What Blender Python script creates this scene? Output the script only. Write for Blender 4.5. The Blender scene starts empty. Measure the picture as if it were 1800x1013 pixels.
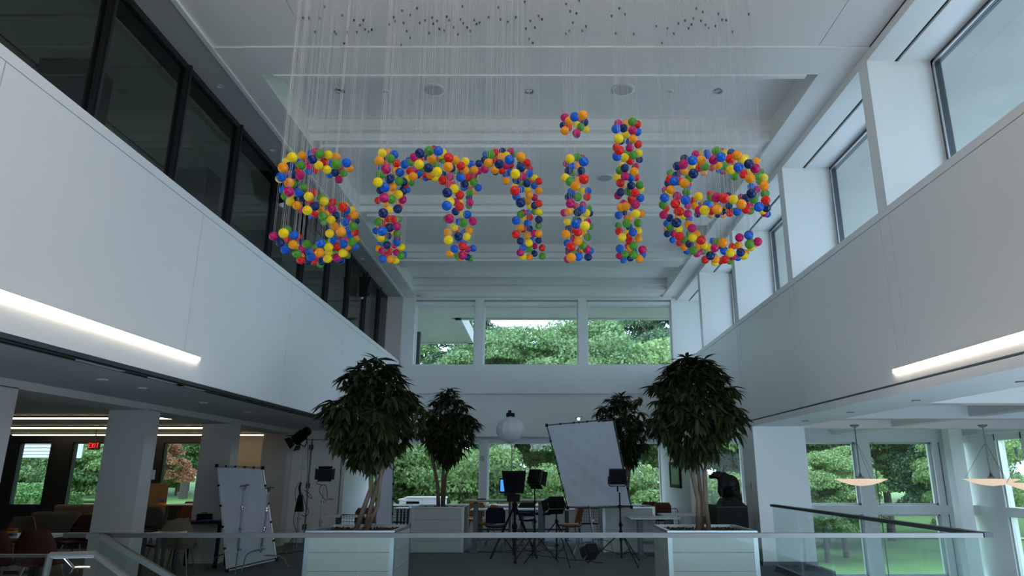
import bpy, bmesh, math, random
from mathutils import Vector, Matrix
import numpy as np
R = math.radians
random.seed(7)
SC = bpy.context.scene
COL = SC.collection

# ---------------------------------------------------------------- camera
H = 1.6
TILT = R(15.18)
CT, ST = math.cos(TILT), math.sin(TILT)
cam_d = bpy.data.cameras.new('camera')
cam = bpy.data.objects.new('camera', cam_d)
COL.objects.link(cam)
cam.location = (0, 0, H)
cam.rotation_euler = (R(90) + TILT, 0, 0)
cam_d.sensor_width = 36
cam_d.lens = 24
cam_d.shift_x = -49 / 1800
cam_d.clip_start = 0.05
cam_d.clip_end = 600
SC.camera = cam

# ---------------------------------------------------------------- sky, light, exposure
SC.view_settings.view_transform = 'Standard'
SC.view_settings.look = 'None'
SC.view_settings.gamma = 1.0
SC.view_settings.use_curve_mapping = False
SC.view_settings.exposure = 0.4
SKY = 3.6
world = bpy.data.worlds.new('world')
SC.world = world
world.use_nodes = True
wt = world.node_tree
wt.nodes.clear()
wo = wt.nodes.new('ShaderNodeOutputWorld')
wb = wt.nodes.new('ShaderNodeBackground')
wr = wt.nodes.new('ShaderNodeValToRGB')
wn = wt.nodes.new('ShaderNodeTexNoise')
wc = wt.nodes.new('ShaderNodeTexCoord')
wn.inputs['Scale'].default_value = 2.2
wn.inputs['Detail'].default_value = 5
wr.color_ramp.elements[0].position = 0.3
wr.color_ramp.elements[0].color = (0.50, 0.73, 1.0, 1)
wr.color_ramp.elements[1].position = 0.7
wr.color_ramp.elements[1].color = (0.66, 0.84, 1.0, 1)
wt.links.new(wc.outputs['Generated'], wn.inputs['Vector'])
wt.links.new(wn.outputs['Fac'], wr.inputs['Fac'])
wt.links.new(wr.outputs['Color'], wb.inputs['Color'])
wb.inputs['Strength'].default_value = SKY
wt.links.new(wb.outputs['Background'], wo.inputs['Surface'])

def area(name, loc, rot, sx, sy, power, color, portal=False, spread=None):
    l = bpy.data.lights.new(name, 'AREA')
    l.shape = 'RECTANGLE'
    l.size, l.size_y = sx, sy
    l.energy = power
    l.color = color
    if spread: l.spread = spread
    o = bpy.data.objects.new(name, l)
    o.location = loc
    o.rotation_euler = rot
    COL.objects.link(o)
    if portal: l.cycles.is_portal = True
    return o
# daylight openings (portals only steer the sampling of the sky)
area('window_portal', (4.95, 5.5, 5.52), (0, R(90), 0), 1.9, 27, 1, (1, 1, 1), True)
area('window_portal', (0.1, 20.3, 5.47), (R(-90), 0, 0), 7.8, 1.9, 1, (1, 1, 1), True)
area('window_portal', (-2, 20.6, 1.6), (R(-90), 0, 0), 28, 2.0, 1, (1, 1, 1), True)
area('window_portal', (9.4, 20.6, 0.6), (R(-90), 0, 0), 6, 3.8, 1, (1, 1, 1), True)
area('window_portal', (0, -8.3, 4.9), (R(90), 0, 0), 8, 3.4, 1, (1, 1, 1), True)

# unseen upward lamp, added to warm the tone of the near ceiling
area('added_warm_lamp', (0, 1.5, 5.0), (R(180), 0, 0), 3.0, 0.5, 120, (1.0, 0.66, 0.42))

# ---------------------------------------------------------------- pixel helpers (rays of the photograph into the place)
F, CX, CY = 1200., 949., 506.5
def atd(px, py, d):
    a, b = (px - CX) / F, (CY - py) / F
    return Vector((a * d, (CT - b * ST) * d, (ST + b * CT) * d + H))
def atY(px, py, Y):
    b = (CY - py) / F
    return atd(px, py, Y / (CT - b * ST))
def atZ(px, py, Z):
    b = (CY - py) / F
    return atd(px, py, (Z - H) / (ST + b * CT))
def atX(px, py, X):
    return atd(px, py, X * F / (px - CX))

# ---------------------------------------------------------------- materials
MATS = {}
def mat(name, col, rough=0.6, metal=0.0, var=0.06, scale=6.0, bump=0.0, bscale=60.0, spec=0.5, coat=0.0, island=0.0, sheen=0.0, trans=0.0, alt=None):
    m = bpy.data.materials.new(name)
    m.use_nodes = True
    nt = m.node_tree
    b = nt.nodes['Principled BSDF']
    b.inputs['Roughness'].default_value = rough
    b.inputs['Metallic'].default_value = metal
    b.inputs['Specular IOR Level'].default_value = spec
    b.inputs['Coat Weight'].default_value = coat
    b.inputs['Coat Roughness'].default_value = 0.05
    tc = nt.nodes.new('ShaderNodeTexCoord')
    n = nt.nodes.new('ShaderNodeTexNoise')
    n.inputs['Scale'].default_value = scale
    n.inputs['Detail'].default_value = 4
    nt.links.new(tc.outputs['Object'], n.inputs['Vector'])
    mx = nt.nodes.new('ShaderNodeMix')
    mx.data_type = 'RGBA'
    lo = tuple(max(0, c * (1 - var)) for c in col)
    hi = tuple(min(1, c * (1 + var)) for c in col)
    if alt: hi = alt
    mx.inputs[6].default_value = (*lo, 1)
    mx.inputs[7].default_value = (*hi, 1)
    nt.links.new(n.outputs['Fac'], mx.inputs[0])
    out = mx.outputs[2]
    if island:
        g = nt.nodes.new('ShaderNodeNewGeometry')
        h = nt.nodes.new('ShaderNodeHueSaturation')
        mr = nt.nodes.new('ShaderNodeMapRange')
        mr.inputs['To Min'].default_value = 1 - island
        mr.inputs['To Max'].default_value = 1 + island
        nt.links.new(g.outputs['Random Per Island'], mr.inputs['Value'])
        nt.links.new(mr.outputs['Result'], h.inputs['Value'])
        nt.links.new(out, h.inputs['Color'])
        out = h.outputs['Color']
    nt.links.new(out, b.inputs['Base Color'])
    if bump:
        n2 = nt.nodes.new('ShaderNodeTexNoise')
        n2.inputs['Scale'].default_value = bscale
        n2.inputs['Detail'].default_value = 3
        nt.links.new(tc.outputs['Object'], n2.inputs['Vector'])
        bp = nt.nodes.new('ShaderNodeBump')
        bp.inputs['Strength'].default_value = bump
        bp.inputs['Distance'].default_value = 0.02
        nt.links.new(n2.outputs['Fac'], bp.inputs['Height'])
        nt.links.new(bp.outputs['Normal'], b.inputs['Normal'])
    if trans:
        t = nt.nodes.new('ShaderNodeBsdfTranslucent')
        nt.links.new(out, t.inputs['Color'])
        ms = nt.nodes.new('ShaderNodeMixShader')
        ms.inputs[0].default_value = trans
        nt.links.new(b.outputs[0], ms.inputs[1])
        nt.links.new(t.outputs[0], ms.inputs[2])
        nt.links.new(ms.outputs[0], nt.nodes['Material Output'].inputs['Surface'])
    MATS[name] = m
    return m
def glassmat(name, tint, gloss=0.08, rough=0.0):
    m = bpy.data.materials.new(name)
    m.use_nodes = True
    nt = m.node_tree
    nt.nodes.remove(nt.nodes['Principled BSDF'])
    t = nt.nodes.new('ShaderNodeBsdfTransparent')
    n = nt.nodes.new('ShaderNodeTexNoise')
    n.inputs['Scale'].default_value = 1.5
    mx = nt.nodes.new('ShaderNodeMix')
    mx.data_type = 'RGBA'
    mx.inputs[6].default_value = (*tint, 1)
    mx.inputs[7].default_value = (*[min(1, c * 1.04) for c in tint], 1)
    nt.links.new(n.outputs['Fac'], mx.inputs[0])
    nt.links.new(mx.outputs[2], t.inputs['Color'])
    g = nt.nodes.new('ShaderNodeBsdfGlossy')
    g.inputs['Roughness'].default_value = rough
    lw = nt.nodes.new('ShaderNodeLayerWeight')
    pw = nt.nodes.new('ShaderNodeMath'); pw.operation = 'POWER'; pw.inputs[1].default_value = 4.0
    ma = nt.nodes.new('ShaderNodeMath'); ma.operation = 'MULTIPLY_ADD'
    ma.inputs[1].default_value = 0.45; ma.inputs[2].default_value = gloss * 0.4
    nt.links.new(lw.outputs['Facing'], pw.inputs[0])
    nt.links.new(pw.outputs[0], ma.inputs[0])
    ms = nt.nodes.new('ShaderNodeMixShader')
    nt.links.new(ma.outputs[0], ms.inputs[0])
    nt.links.new(t.outputs[0], ms.inputs[1])
    nt.links.new(g.outputs[0], ms.inputs[2])
    nt.links.new(ms.outputs[0], nt.nodes['Material Output'].inputs['Surface'])
    MATS[name] = m
    return m
def emit(name, col, strength):
    m = bpy.data.materials.new(name)
    m.use_nodes = True
    b = m.node_tree.nodes['Principled BSDF']
    b.inputs['Base Color'].default_value = (*col, 1)
    b.inputs['Emission Color'].default_value = (*col, 1)
    b.inputs['Emission Strength'].default_value = strength
    MATS[name] = m
    return m
white = mat('white_paint', (0.80, 0.81, 0.80), 0.42, var=0.02, scale=1.3, bump=0.03, bscale=9)
ceilw = mat('ceiling_paint', (0.78, 0.78, 0.76), 0.6, var=0.02, scale=1.0, bump=0.03, bscale=5)
warmw = mat('warm_plaster', (0.52, 0.49, 0.46), 0.7, var=0.04, scale=2)
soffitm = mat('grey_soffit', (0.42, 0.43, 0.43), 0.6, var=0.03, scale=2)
tanw = mat('beige_plaster', (0.50, 0.44, 0.39), 0.7, var=0.04, scale=2)
carpet = mat('grey_carpet', (0.13, 0.14, 0.15), 0.95, var=0.25, scale=120, bump=0.3, bscale=400)
lowfl = mat('stone_floor', (0.30, 0.31, 0.31), 0.5, var=0.1, scale=3)
blackm = mat('black_frame', (0.012, 0.012, 0.013), 0.4, var=0.2)
joint = mat('dark_joint', (0.16, 0.17, 0.18), 0.8)
alu = mat('aluminium', (0.55, 0.57, 0.58), 0.35, metal=0.8, var=0.05)
darkalu = mat('dark_metal', (0.10, 0.11, 0.12), 0.4, metal=0.7, var=0.1)
steel = mat('brushed_steel', (0.26, 0.26, 0.255), 0.35, metal=1.0, var=0.06, scale=30)
rsteel = mat('handrail_steel', (0.13, 0.14, 0.135), 0.5, metal=0.6, var=0.06, scale=30)
chrome = mat('chrome', (0.75, 0.75, 0.76), 0.12, metal=1.0, var=0.03)
concrete = mat('concrete', (0.42, 0.43, 0.40), 0.85, var=0.14, scale=1.2, bump=0.2, bscale=12)
blackp = mat('black_plastic', (0.004, 0.004, 0.005), 0.55, var=0.2, spec=0.2)
blackf = mat('black_fabric', (0.006, 0.006, 0.007), 0.9, var=0.3, scale=40, spec=0.15)
silk = mat('white_silk', (0.62, 0.65, 0.72), 0.7, var=0.03, scale=4, bump=0.25, bscale=2.5, trans=0.25)
lantern = mat('lantern_fabric', (0.80, 0.82, 0.84), 0.7, var=0.02, trans=0.3)
planterm = mat('planter_laminate', (0.48, 0.52, 0.51), 0.4, var=0.03, scale=3)
tablew = mat('white_laminate', (0.72, 0.76, 0.74), 0.3, var=0.02)
wood = mat('oak_edge', (0.34, 0.19, 0.09), 0.5, var=0.2, scale=12)
soil = mat('bark_mulch', (0.035, 0.022, 0.015), 0.95, var=0.5, scale=60, bump=1.0, bscale=60, island=0.4)
orangef = mat('orange_fabric', (0.42, 0.13, 0.035), 0.8, var=0.12, scale=40)
brownf = mat('rust_fabric', (0.16, 0.045, 0.02), 0.8, var=0.12, scale=40)
redf = mat('dark_red_fabric', (0.075, 0.012, 0.009), 0.8, var=0.12, scale=40)
navyf = mat('navy_fabric', (0.008, 0.013, 0.032), 0.8, var=0.15, scale=40)
tanf = mat('tan_fabric', (0.17, 0.12, 0.08), 0.8, var=0.12, scale=40)
greyf = mat('grey_fabric', (0.07, 0.065, 0.065), 0.8, var=0.12, scale=40)
cable = mat('black_rubber', (0.005, 0.005, 0.005), 0.7, spec=0.2)
bronze = mat('dark_bronze', (0.007, 0.0065, 0.006), 0.45, var=0.4, scale=9, bump=0.3, bscale=25, spec=0.25)
bark = mat('ficus_bark', (0.17, 0.12, 0.085), 0.85, var=0.35, scale=14, bump=0.5, bscale=40)
ficus = mat('ficus_leaf', (0.010, 0.020, 0.005), 0.5, var=0.35, scale=5, alt=(0.030, 0.045, 0.009), trans=0.08, spec=0.3, island=0.4)
obark = mat('tree_bark', (0.10, 0.085, 0.065), 0.9, var=0.4, scale=8, bump=0.6, bscale=14)
tleaf = [mat('leaf_mid_green', (0.14, 0.25, 0.09), 0.5, scale=0.7, alt=(0.24, 0.37, 0.13), island=0.45, trans=0.35),
         mat('leaf_deep_green', (0.07, 0.145, 0.065), 0.5, scale=0.6, alt=(0.14, 0.25, 0.10), island=0.45, trans=0.3),
         mat('leaf_light_green', (0.20, 0.34, 0.10), 0.5, scale=0.7, alt=(0.32, 0.45, 0.16), island=0.4, trans=0.35),
         mat('leaf_maple_red', (0.62, 0.18, 0.13), 0.5, scale=1.2, alt=(0.36, 0.34, 0.12), island=0.4, trans=0.3)]
grass = mat('lawn', (0.11, 0.24, 0.05), 0.9, var=0.2, scale=0.6, bump=0.5, bscale=30, alt=(0.19, 0.33, 0.08))
pathm = mat('sand_path', (0.55, 0.46, 0.34), 0.9, var=0.1)
hedge = mat('hedge_leaf', (0.07, 0.16, 0.035), 0.6, scale=3, alt=(0.14, 0.27, 0.06), island=0.45)
outwhite = mat('outdoor_white', (0.80, 0.78, 0.76), 0.7, var=0.03)
pane = glassmat('window_glass', (0.92, 0.92, 0.94), 0.07)
darkpane = glassmat('tinted_glass', (0.64, 0.66, 0.65), 0.08)
railglass = glassmat('rail_glass', (0.90, 0.95, 0.94), 0.06)
led = emit('warm_led', (1.0, 0.84, 0.66), 13)
led_far = emit('warm_led_soft', (1.0, 0.80, 0.52), 5)
bowl_m = emit('alabaster_lit', (0.95, 0.72, 0.52), 0.55)
exit_m = emit('exit_red', (0.9, 0.03, 0.03), 1.1)
screen_m = emit('screen_blue', (0.05, 0.30, 0.85), 0.9)

# ---------------------------------------------------------------- object helpers
WORLD = {}
def wl(o):
    return WORLD.get(o.name, Vector((0, 0, 0))) if o else Vector((0, 0, 0))
def tag(o, label=None, cat=None, group=None, kind=None):
    if label: o['label'] = label
    if cat: o['category'] = cat
    if group: o['group'] = group
    if kind: o['kind'] = kind
    return o
def thing(name, label, cat, loc=(0, 0, 0), group=None, kind=None):
    o = bpy.data.objects.new(name, None)
    o.empty_display_size = 0.1
    COL.objects.link(o)
    o.location = loc
    WORLD[o.name] = Vector(loc)
    return tag(o, label, cat, group, kind)
class MB:
    def __init__(s):
        s.v = []; s.f = []
    def add(s, vs, fs):
        k = len(s.v)
        s.v += [Vector(v) for v in vs]
        s.f += [tuple(i + k for i in f) for f in fs]
        return s
    def box(s, x0, x1, y0, y1, z0, z1):
        return s.add([(x0, y0, z0), (x1, y0, z0), (x1, y1, z0), (x0, y1, z0), (x0, y0, z1), (x1, y0, z1), (x1, y1, z1), (x0, y1, z1)],
                     [(0, 3, 2, 1), (4, 5, 6, 7), (0, 1, 5, 4), (1, 2, 6, 5), (2, 3, 7, 6), (3, 0, 4, 7)])
    def bbox(s, x0, x1, y0, y1, z0, z1, b=0.01):
        # box with chamfered vertical and horizontal edges
        cx, cy, cz = (x0 + x1) / 2, (y0 + y1) / 2, (z0 + z1) / 2
        bm = bmesh.new()
        bmesh.ops.create_cube(bm, size=1)
        for v in bm.verts:
            v.co = Vector((cx + v.co.x * (x1 - x0), cy + v.co.y * (y1 - y0), cz + v.co.z * (z1 - z0)))
        bmesh.ops.bevel(bm, geom=list(bm.edges), offset=b, segments=2, affect='EDGES', profile=0.6)
        return s.bm(bm)
    def bm(s, bm, M=None):
        bm.verts.index_update()
        k = len(s.v)
        s.v += [(M @ v.co if M else v.co.copy()) for v in bm.verts]
        s.f += [tuple(v.index + k for v in f.verts) for f in bm.faces]
        bm.free()
        return s
    def tube(s, pts, r, n=8, cap=True):
        pts = [Vector(p) for p in pts]
        m = len(pts)
        rs = r if isinstance(r, (list, tuple)) else [r] * m
        k = len(s.v)
        ref = None
        for i, p in enumerate(pts):
            t = (pts[min(i + 1, m - 1)] - pts[max(i - 1, 0)]).normalized()
            if ref is None:
                ref = Vector((0, 0, 1)) if abs(t.z) < 0.9 else Vector((1, 0, 0))
            u = t.cross(ref)
            if u.length < 1e-4: u = t.orthogonal()
            u.normalize()
            w = t.cross(u).normalized()
            for j in range(n):
                a = 2 * math.pi * j / n
                s.v.append(p + (u * math.cos(a) + w * math.sin(a)) * rs[i])
        for i in range(m - 1):
            for j in range(n):
                a, b = k + i * n + j, k + i * n + (j + 1) % n
                s.f.append((a, b, b + n, a + n))
        if cap:
            s.f.append(tuple(k + j for j in reversed(range(n))))
            s.f.append(tuple(k + (m - 1) * n + j for j in range(n)))
        return s
    def bar(s, a, b, w, h=None, up=(0, 0, 1)):
        a, b = Vector(a), Vector(b)
        h = h or w
        t = (b - a).normalized()
        up = Vector(up)
        if abs(t.dot(up)) > 0.95: up = Vector((0, 1, 0))
        u = t.cross(up).normalized() * (w / 2)
        v = u.cross(t).normalized() * (h / 2)
        vs = [a - u - v, a + u - v, a + u + v, a - u + v, b - u - v, b + u - v, b + u + v, b - u + v]
        return s.add(vs, [(0, 1, 2, 3), (7, 6, 5, 4), (4, 5, 1, 0), (5, 6, 2, 1), (6, 7, 3, 2), (7, 4, 0, 3)])
    def lathe(s, prof, c, n=24, M=None):
        k = len(s.v)
        c = Vector(c)
        for r, z in prof:
            for j in range(n):
                a = 2 * math.pi * j / n
                p = Vector((r * math.cos(a), r * math.sin(a), z))
                if M: p = M @ p
                s.v.append(c + p)
        for i in range(len(prof) - 1):
            for j in range(n):
                a, b = k + i * n + j, k + i * n + (j + 1) % n
                s.f.append((a, b, b + n, a + n))
        s.f.append(tuple(k + j for j in reversed(range(n))))
        s.f.append(tuple(k + (len(prof) - 1) * n + j for j in range(n)))
        return s
    def hexa(s, p):   # 8 arbitrary corners: bottom 4 then top 4
        return s.add(p, [(0, 3, 2, 1), (4, 5, 6, 7), (0, 1, 5, 4), (1, 2, 6, 5), (2, 3, 7, 6), (3, 0, 4, 7)])
    def build(s, name, m, parent=None, smooth=False, kind=None):
        o0 = wl(parent)
        me = bpy.data.meshes.new(name)
        me.from_pydata([v - o0 for v in s.v], [], s.f)
        me.materials.append(m)
        if smooth: me.polygons.foreach_set('use_smooth', [True] * len(me.polygons))
        me.update()
        o = bpy.data.objects.new(name, me)
        COL.objects.link(o)
        if parent:
            o.parent = parent
        WORLD[o.name] = o0
        if kind: o['kind'] = kind
        return o
def S(name, m, *boxes, label=None, parent=None):
    b = MB()
    for x in boxes: b.box(*x)
    o = b.build(name, m, parent)
    if not parent: o['kind'] = 'structure'
    if label: o['label'] = label
    return o
def copy_tree(o, loc, rz=0.0, label=None, group=None):
    r = o.copy()
    COL.objects.link(r)
    r.location = loc
    r.rotation_euler = (0, 0, rz)
    if label: r['label'] = label
    if group: r['group'] = group
    for ch in o.children:
        c = ch.copy(); COL.objects.link(c); c.parent = r
        for g in ch.children:
            d = g.copy(); COL.objects.link(d); d.parent = c
    return r

# ================================================================ THE SHELL
ZS, ZB = 6.58, 6.93          # soffit / beam underside, coffer ceiling
YF = 19.4                    # upper far wall
PIER = [7.34 + 3.03 * k for k in range(-5, 4)]
# floors
S('floor', carpet, (-16, 4.0, 6.75, 20, -0.3, 0), (4.0, 5.0, 12.4, 20, -0.3, 0), (-16, 4.9, -8, 3.4, -0.3, 0), (-16, -4.3, 3.4, 6.75, -0.3, 0))
S('floor_lower', lowfl, (-4.3, 12.2, 3.3, 20.2, -1.8, -1.65))
S('floor_edge', darkalu, (3.97, 4.03, 6.75, 12.4, -0.3, 0.03))
# left upper fascia : panels divided by recessed joints
wlft = S('wall_left', joint, (-4.16, -4.015, -8, YF, 2.615, 4.60))
ys = [-8, -1.6, 1.45, 4.49, 7.6, 10.63, 13.66, 16.69, YF]
for a, b in zip(ys, ys[1:]):
    MB().box(-4.03, -4.0, a + 0.005, b - 0.005, 2.615, 4.575).build('panel', white, wlft)
MB().box(-4.19, -4.0, -8, YF, 4.583, 4.68).build('cap', white, wlft)
MB().box(-4.2, -4.04, -8, YF, 4.68, 4.70).build('cap_ledge', soffitm, wlft)
# right upper fascia
wrt = S('wall_right', joint, (4.015, 4.8, -8, YF, 2.56, 4.46))
for i, y in enumerate(PIER):
    if i + 1 < len(PIER):
        MB().box(4.0, 4.03, y + 0.225, PIER[i + 1] - 0.005, 2.575, 4.47).build('panel', white, wrt)
    MB().box(4.0, 4.03, y + 0.005, y + 0.215, 2.575, 4.47).build('pilaster_panel', white, wrt)
MB().box(4.0, 4.03, PIER[-1] + 0.225, YF, 2.575, 4.47).build('panel', white, wrt)
MB().box(4.0, 4.86, -8, YF, 4.48, 4.57).build('sill', white, wrt)
MB().box(4.0, 4.9, -8, YF, 2.45, 2.55).build('bottom_edge', white, wrt)
# piers and header of the right clerestory
for y in PIER:
    S('pier', white, (4.0, 4.8, y, y + 0.22, 4.57, 6.47))
S('trim_1', white, (4.0, 4.34, -8, YF, 6.47, ZS), (4.39, 4.9, -8, YF, 6.47, ZS))
S('trim_2', blackm, (4.34, 4.39, -8, YF, 6.50, ZS))
n = 1
ends = PIER + [YF]
for i in range(len(PIER)):
    y0, y1 = PIER[i] + 0.22, (PIER[i + 1] if i + 1 < len(PIER) else YF)
    if y1 < -7 or y1 - y0 < 0.6: continue
    w = MB()
    for q in ((y0, y0 + 0.07, 4.57, 6.47), (y1 - 0.07, y1, 4.57, 6.47)):
        w.box(4.78, 4.86, *q)
    w.box(4.78, 4.86, y0, y1, 4.57, 4.64).box(4.78, 4.86, y0, y1, 6.40, 6.47)
    fr = w.build('window_%d' % n, darkalu, kind='structure')
    MB().box(4.815, 4.825, y0 + 0.07, y1 - 0.07, 4.64, 6.40).build('pane', pane, fr)
    a = MB()
    a.box(4.765, 4.78, y0 + 0.05, y0 + 0.07, 4.6, 6.42).box(4.765, 4.78, y1 - 0.07, y1 - 0.05, 4.6, 6.42).box(4.765, 4.78, y0 + 0.05, y1 - 0.05, 6.40, 6.42)
    a.build('glazing_bead', alu, fr)
    n += 1
# ceiling
S('ceiling', ceilw, (-4.0, 4.0, 7.87, YF, ZB, ZB + 0.2))
S('ceiling_roof', concrete, (-9.5, 7.3, -8.5, 22.1, 7.15, 7.4))
cp = S('ceiling_panel', joint, (-4.0, 4.0, -8, 7.25, 6.615, 6.8))
xs = [-3.6, -2.78, 0.3, 3.38, 3.6]
ysp = [-8, -5, -1, 3, 7.22]
for a, b in ((-4.0, -2.78), (-2.78, 3.38), (3.38, 4.0)):
    MB().box(a + 0.004, b - 0.004, -8, 7.22, 6.60, 6.62).build('panel', ceilw, cp)
S('ceiling_edge', ceilw, (-4.0, -3.6, 7.23, YF, ZS, ZB), label='ceiling edge band along the left side')
S('ceiling_edge', ceilw, (3.6, 4.0, 7.23, YF, ZS, ZB), label='ceiling edge band along the right side')
bm0 = S('ceiling_beam', ceilw, (-3.6, 3.6, 7.22, 7.80, ZS, 6.90), (-3.45, 3.45, 7.80, 7.87, ZS - 0.02, 6.93), label='nearest cross beam of the white ceiling')
for k, nm in zip(range(4), ('second', 'third', 'fourth', 'farthest')):
    y = 9.6 + 3.0 * k
    y2 = min(y + 0.76, YF)
    b = MB().box(-3.6, 3.6, y + 0.12, y2 - 0.02, ZS + 0.05, ZB).box(-3.48, 3.48, y + 0.25, y2, ZS, ZS + 0.06).box(-3.6, 3.6, y, y + 0.13, ZS + 0.17, ZB)
    o = b.build('ceiling_beam', ceilw)
    tag(o, nm + ' cross beam of the white ceiling', kind='structure')
# left soffit over the office glazing
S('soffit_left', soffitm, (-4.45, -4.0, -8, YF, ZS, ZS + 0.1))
S('trim_3', white, (-4.02, -3.96, -8, YF, ZS - 0.015, ZS + 0.12))
# far wall, upper part
wf = S('wall_far', white, (-4.4, 4.8, YF, YF + 0.3, 3.77, 4.60), (-4.4, -3.64, YF, YF + 0.3, 4.6, 6.5), (3.84, 4.8, YF, YF + 0.3, 4.6, 6.5),
       (-3.64, 3.84, YF + 0.22, YF + 0.3, 6.34, ZS + 0.3), (-4.4, 4.8, YF, YF + 0.3, 6.50, 7.0), (-1.89, -1.64, YF, YF + 0.3, 4.6, 6.5), (1.12, 1.37, YF, YF + 0.3, 4.6, 6.5))
for a, b in ((-3.64, -1.89), (-1.64, 1.12), (1.37, 3.84)):
    w = MB().box(a, b, YF + 0.18, YF + 0.26, 6.34, 6.42).box(a, a + 0.04, YF + 0.18, YF + 0.26, 4.6, 6.34).box(b - 0.04, b, YF + 0.18, YF + 0.26, 4.6, 6.34).box(a, b, YF + 0.18, YF + 0.26, 4.6, 4.63)
    fr = w.build('window_%d' % n, white, kind='structure')
    MB().box(a + 0.04, b - 0.04, YF + 0.215, YF + 0.225, 4.63, 6.34).build('pane', pane, fr)
    MB().box(a + 0.02, b - 0.02, YF + 0.05, YF + 0.12, 6.36, 6.46).build('roller_blind', white, fr)
    n += 1
S('wall_far_recess', white, (-4.4, 4.8, YF + 0.12, YF + 0.3, 2.60, 3.78))
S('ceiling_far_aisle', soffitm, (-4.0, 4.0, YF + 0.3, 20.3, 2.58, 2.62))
# lower far wall, windows at Y=20
op = [(-14.9, -13.95), (-13.35, -11.7), (-10.75, -9.5), (-5.98, -1.69), (-1.48, 3.43), (4.3, 5.75)]
W2 = MB()
edges = [-16.2]
for a, b in op: edges += [a, b]
S('wall_far_black', blackm, (-16.2, -9.5, 20, 20.25, 0, 0.74), (-16.2, -9.5, 20, 20.25, 2.45, 2.7), (-16.2, -14.9, 20, 20.25, 0.74, 2.45), (-13.95, -13.35, 20, 20.25, 0.74, 2.45), (-11.7, -10.75, 20, 20.25, 0.74, 2.45))
S('wall_far_tan', tanw, (-9.5, -6.1, 20, 20.25, 0, 2.7))
S('wall_far_lower', white, (-6.2, 7.3, 20, 20.25, 0, 0.70), (-6.2, 7.3, 20, 20.25, 2.45, 2.7), (-6.2, -5.98, 20, 20.25, 0.7, 2.45), (-1.69, -1.48, 19.9, 20.25, 0, 2.6), (3.43, 4.3, 20, 20.25, 0.7, 2.45), (5.75, 7.3, 20, 20.25, 0.7, 2.45))
S('trim_4', white, (-6.0, 3.43, 19.82, 20.02, 0.70, 0.74), (4.3, 5.8, 19.82, 20.02, 0.70, 0.74))
S('column', tanw, (-5.72, -5.12, 18.7, 19.3, 0, 2.6), label='beige column standing before the far window, behind the left ficus')
for a, b in op:
    w = MB()
    m = blackm if a < -9 else white
    w.box(a, a + 0.04, 20.03, 20.12, 0.74, 2.45).box(b - 0.04, b, 20.03, 20.12, 0.74, 2.45).box(a, b, 20.03, 20.12, 2.41, 2.45).box(a, b, 20.03, 20.12, 0.72, 0.76)
    fr = w.build('window_%d' % n, m, kind='structure')
    MB().box(a + 0.04, b - 0.04, 20.07, 20.08, 0.76, 2.41).build('pane', pane, fr)
    n += 1
# right far curtain wall down to the lower level
m_ = MB()
for a, b in ((7.3, 7.46), (8.96, 9.35), (11.12, 11.9)): m_.box(a, b, 19.86, 20.2, -1.1, 2.45)
m_.box(7.3, 12.2, 19.86, 20.2, 2.45, 2.95).box(7.3, 12.2, 19.82, 20.2, 0.50, 0.74).box(7.3, 12.2, 19.86, 20.2, -1.7, -1.1)
m_.build('wall_far_right', white, kind='structure')
for a, b in ((7.46, 8.96), (9.35, 11.12)):
    for z0, z1 in ((-1.1, 0.5), (0.74, 2.45)):
        w = MB().box(a, a + 0.05, 19.95, 20.03, z0, z1).box(b - 0.05, b, 19.95, 20.03, z0, z1).box(a, b, 19.95, 20.03, z1 - 0.05, z1).box(a, b, 19.95, 20.03, z0, z0 + 0.05)
        fr = w.build('window_%d' % n, alu, kind='structure')
        MB().box(a + 0.05, b - 0.05, 19.985, 19.995, z0 + 0.05, z1 - 0.05).build('pane', pane, fr)
        n += 1
S('trim_5', joint, (8.86, 8.875, 19.85, 19.87, -1.7, 2.45), (9.43, 9.445, 19.84, 19.87, -1.7, 2.45), (11.3, 11.315, 19.84, 19.87, -1.7, 2.45))
# right side wall with a corner window
S('wall_right_lower', white, (12.2, 12.45, 18.75, 20.2, -1.7, 2.95), (12.2, 12.45, -8, 17.75, -1.7, 2.95), (12.15, 12.45, 17.7, 20.0, 0.50, 0.74), (12.2, 12.45, 17.7, 18.8, 2.45, 2.95), (12.2, 12.45, 17.7, 18.8, -1.7, -1.1))
for z0, z1 in ((-1.1, 0.5), (0.74, 2.45)):
    w = MB().box(12.25, 12.33, 17.75, 17.8, z0, z1).box(12.25, 12.33, 18.7, 18.75, z0, z1)
    fr = w.build('window_%d' % n, alu, kind='structure')
    MB().box(12.285, 12.295, 17.8, 18.7, z0, z1).build('pane', pane, fr)
    n += 1
S('column', white, (11.25, 11.62, 19.2, 19.5, -1.7, 2.95), label='round-shouldered grey column in the far right corner')
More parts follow.
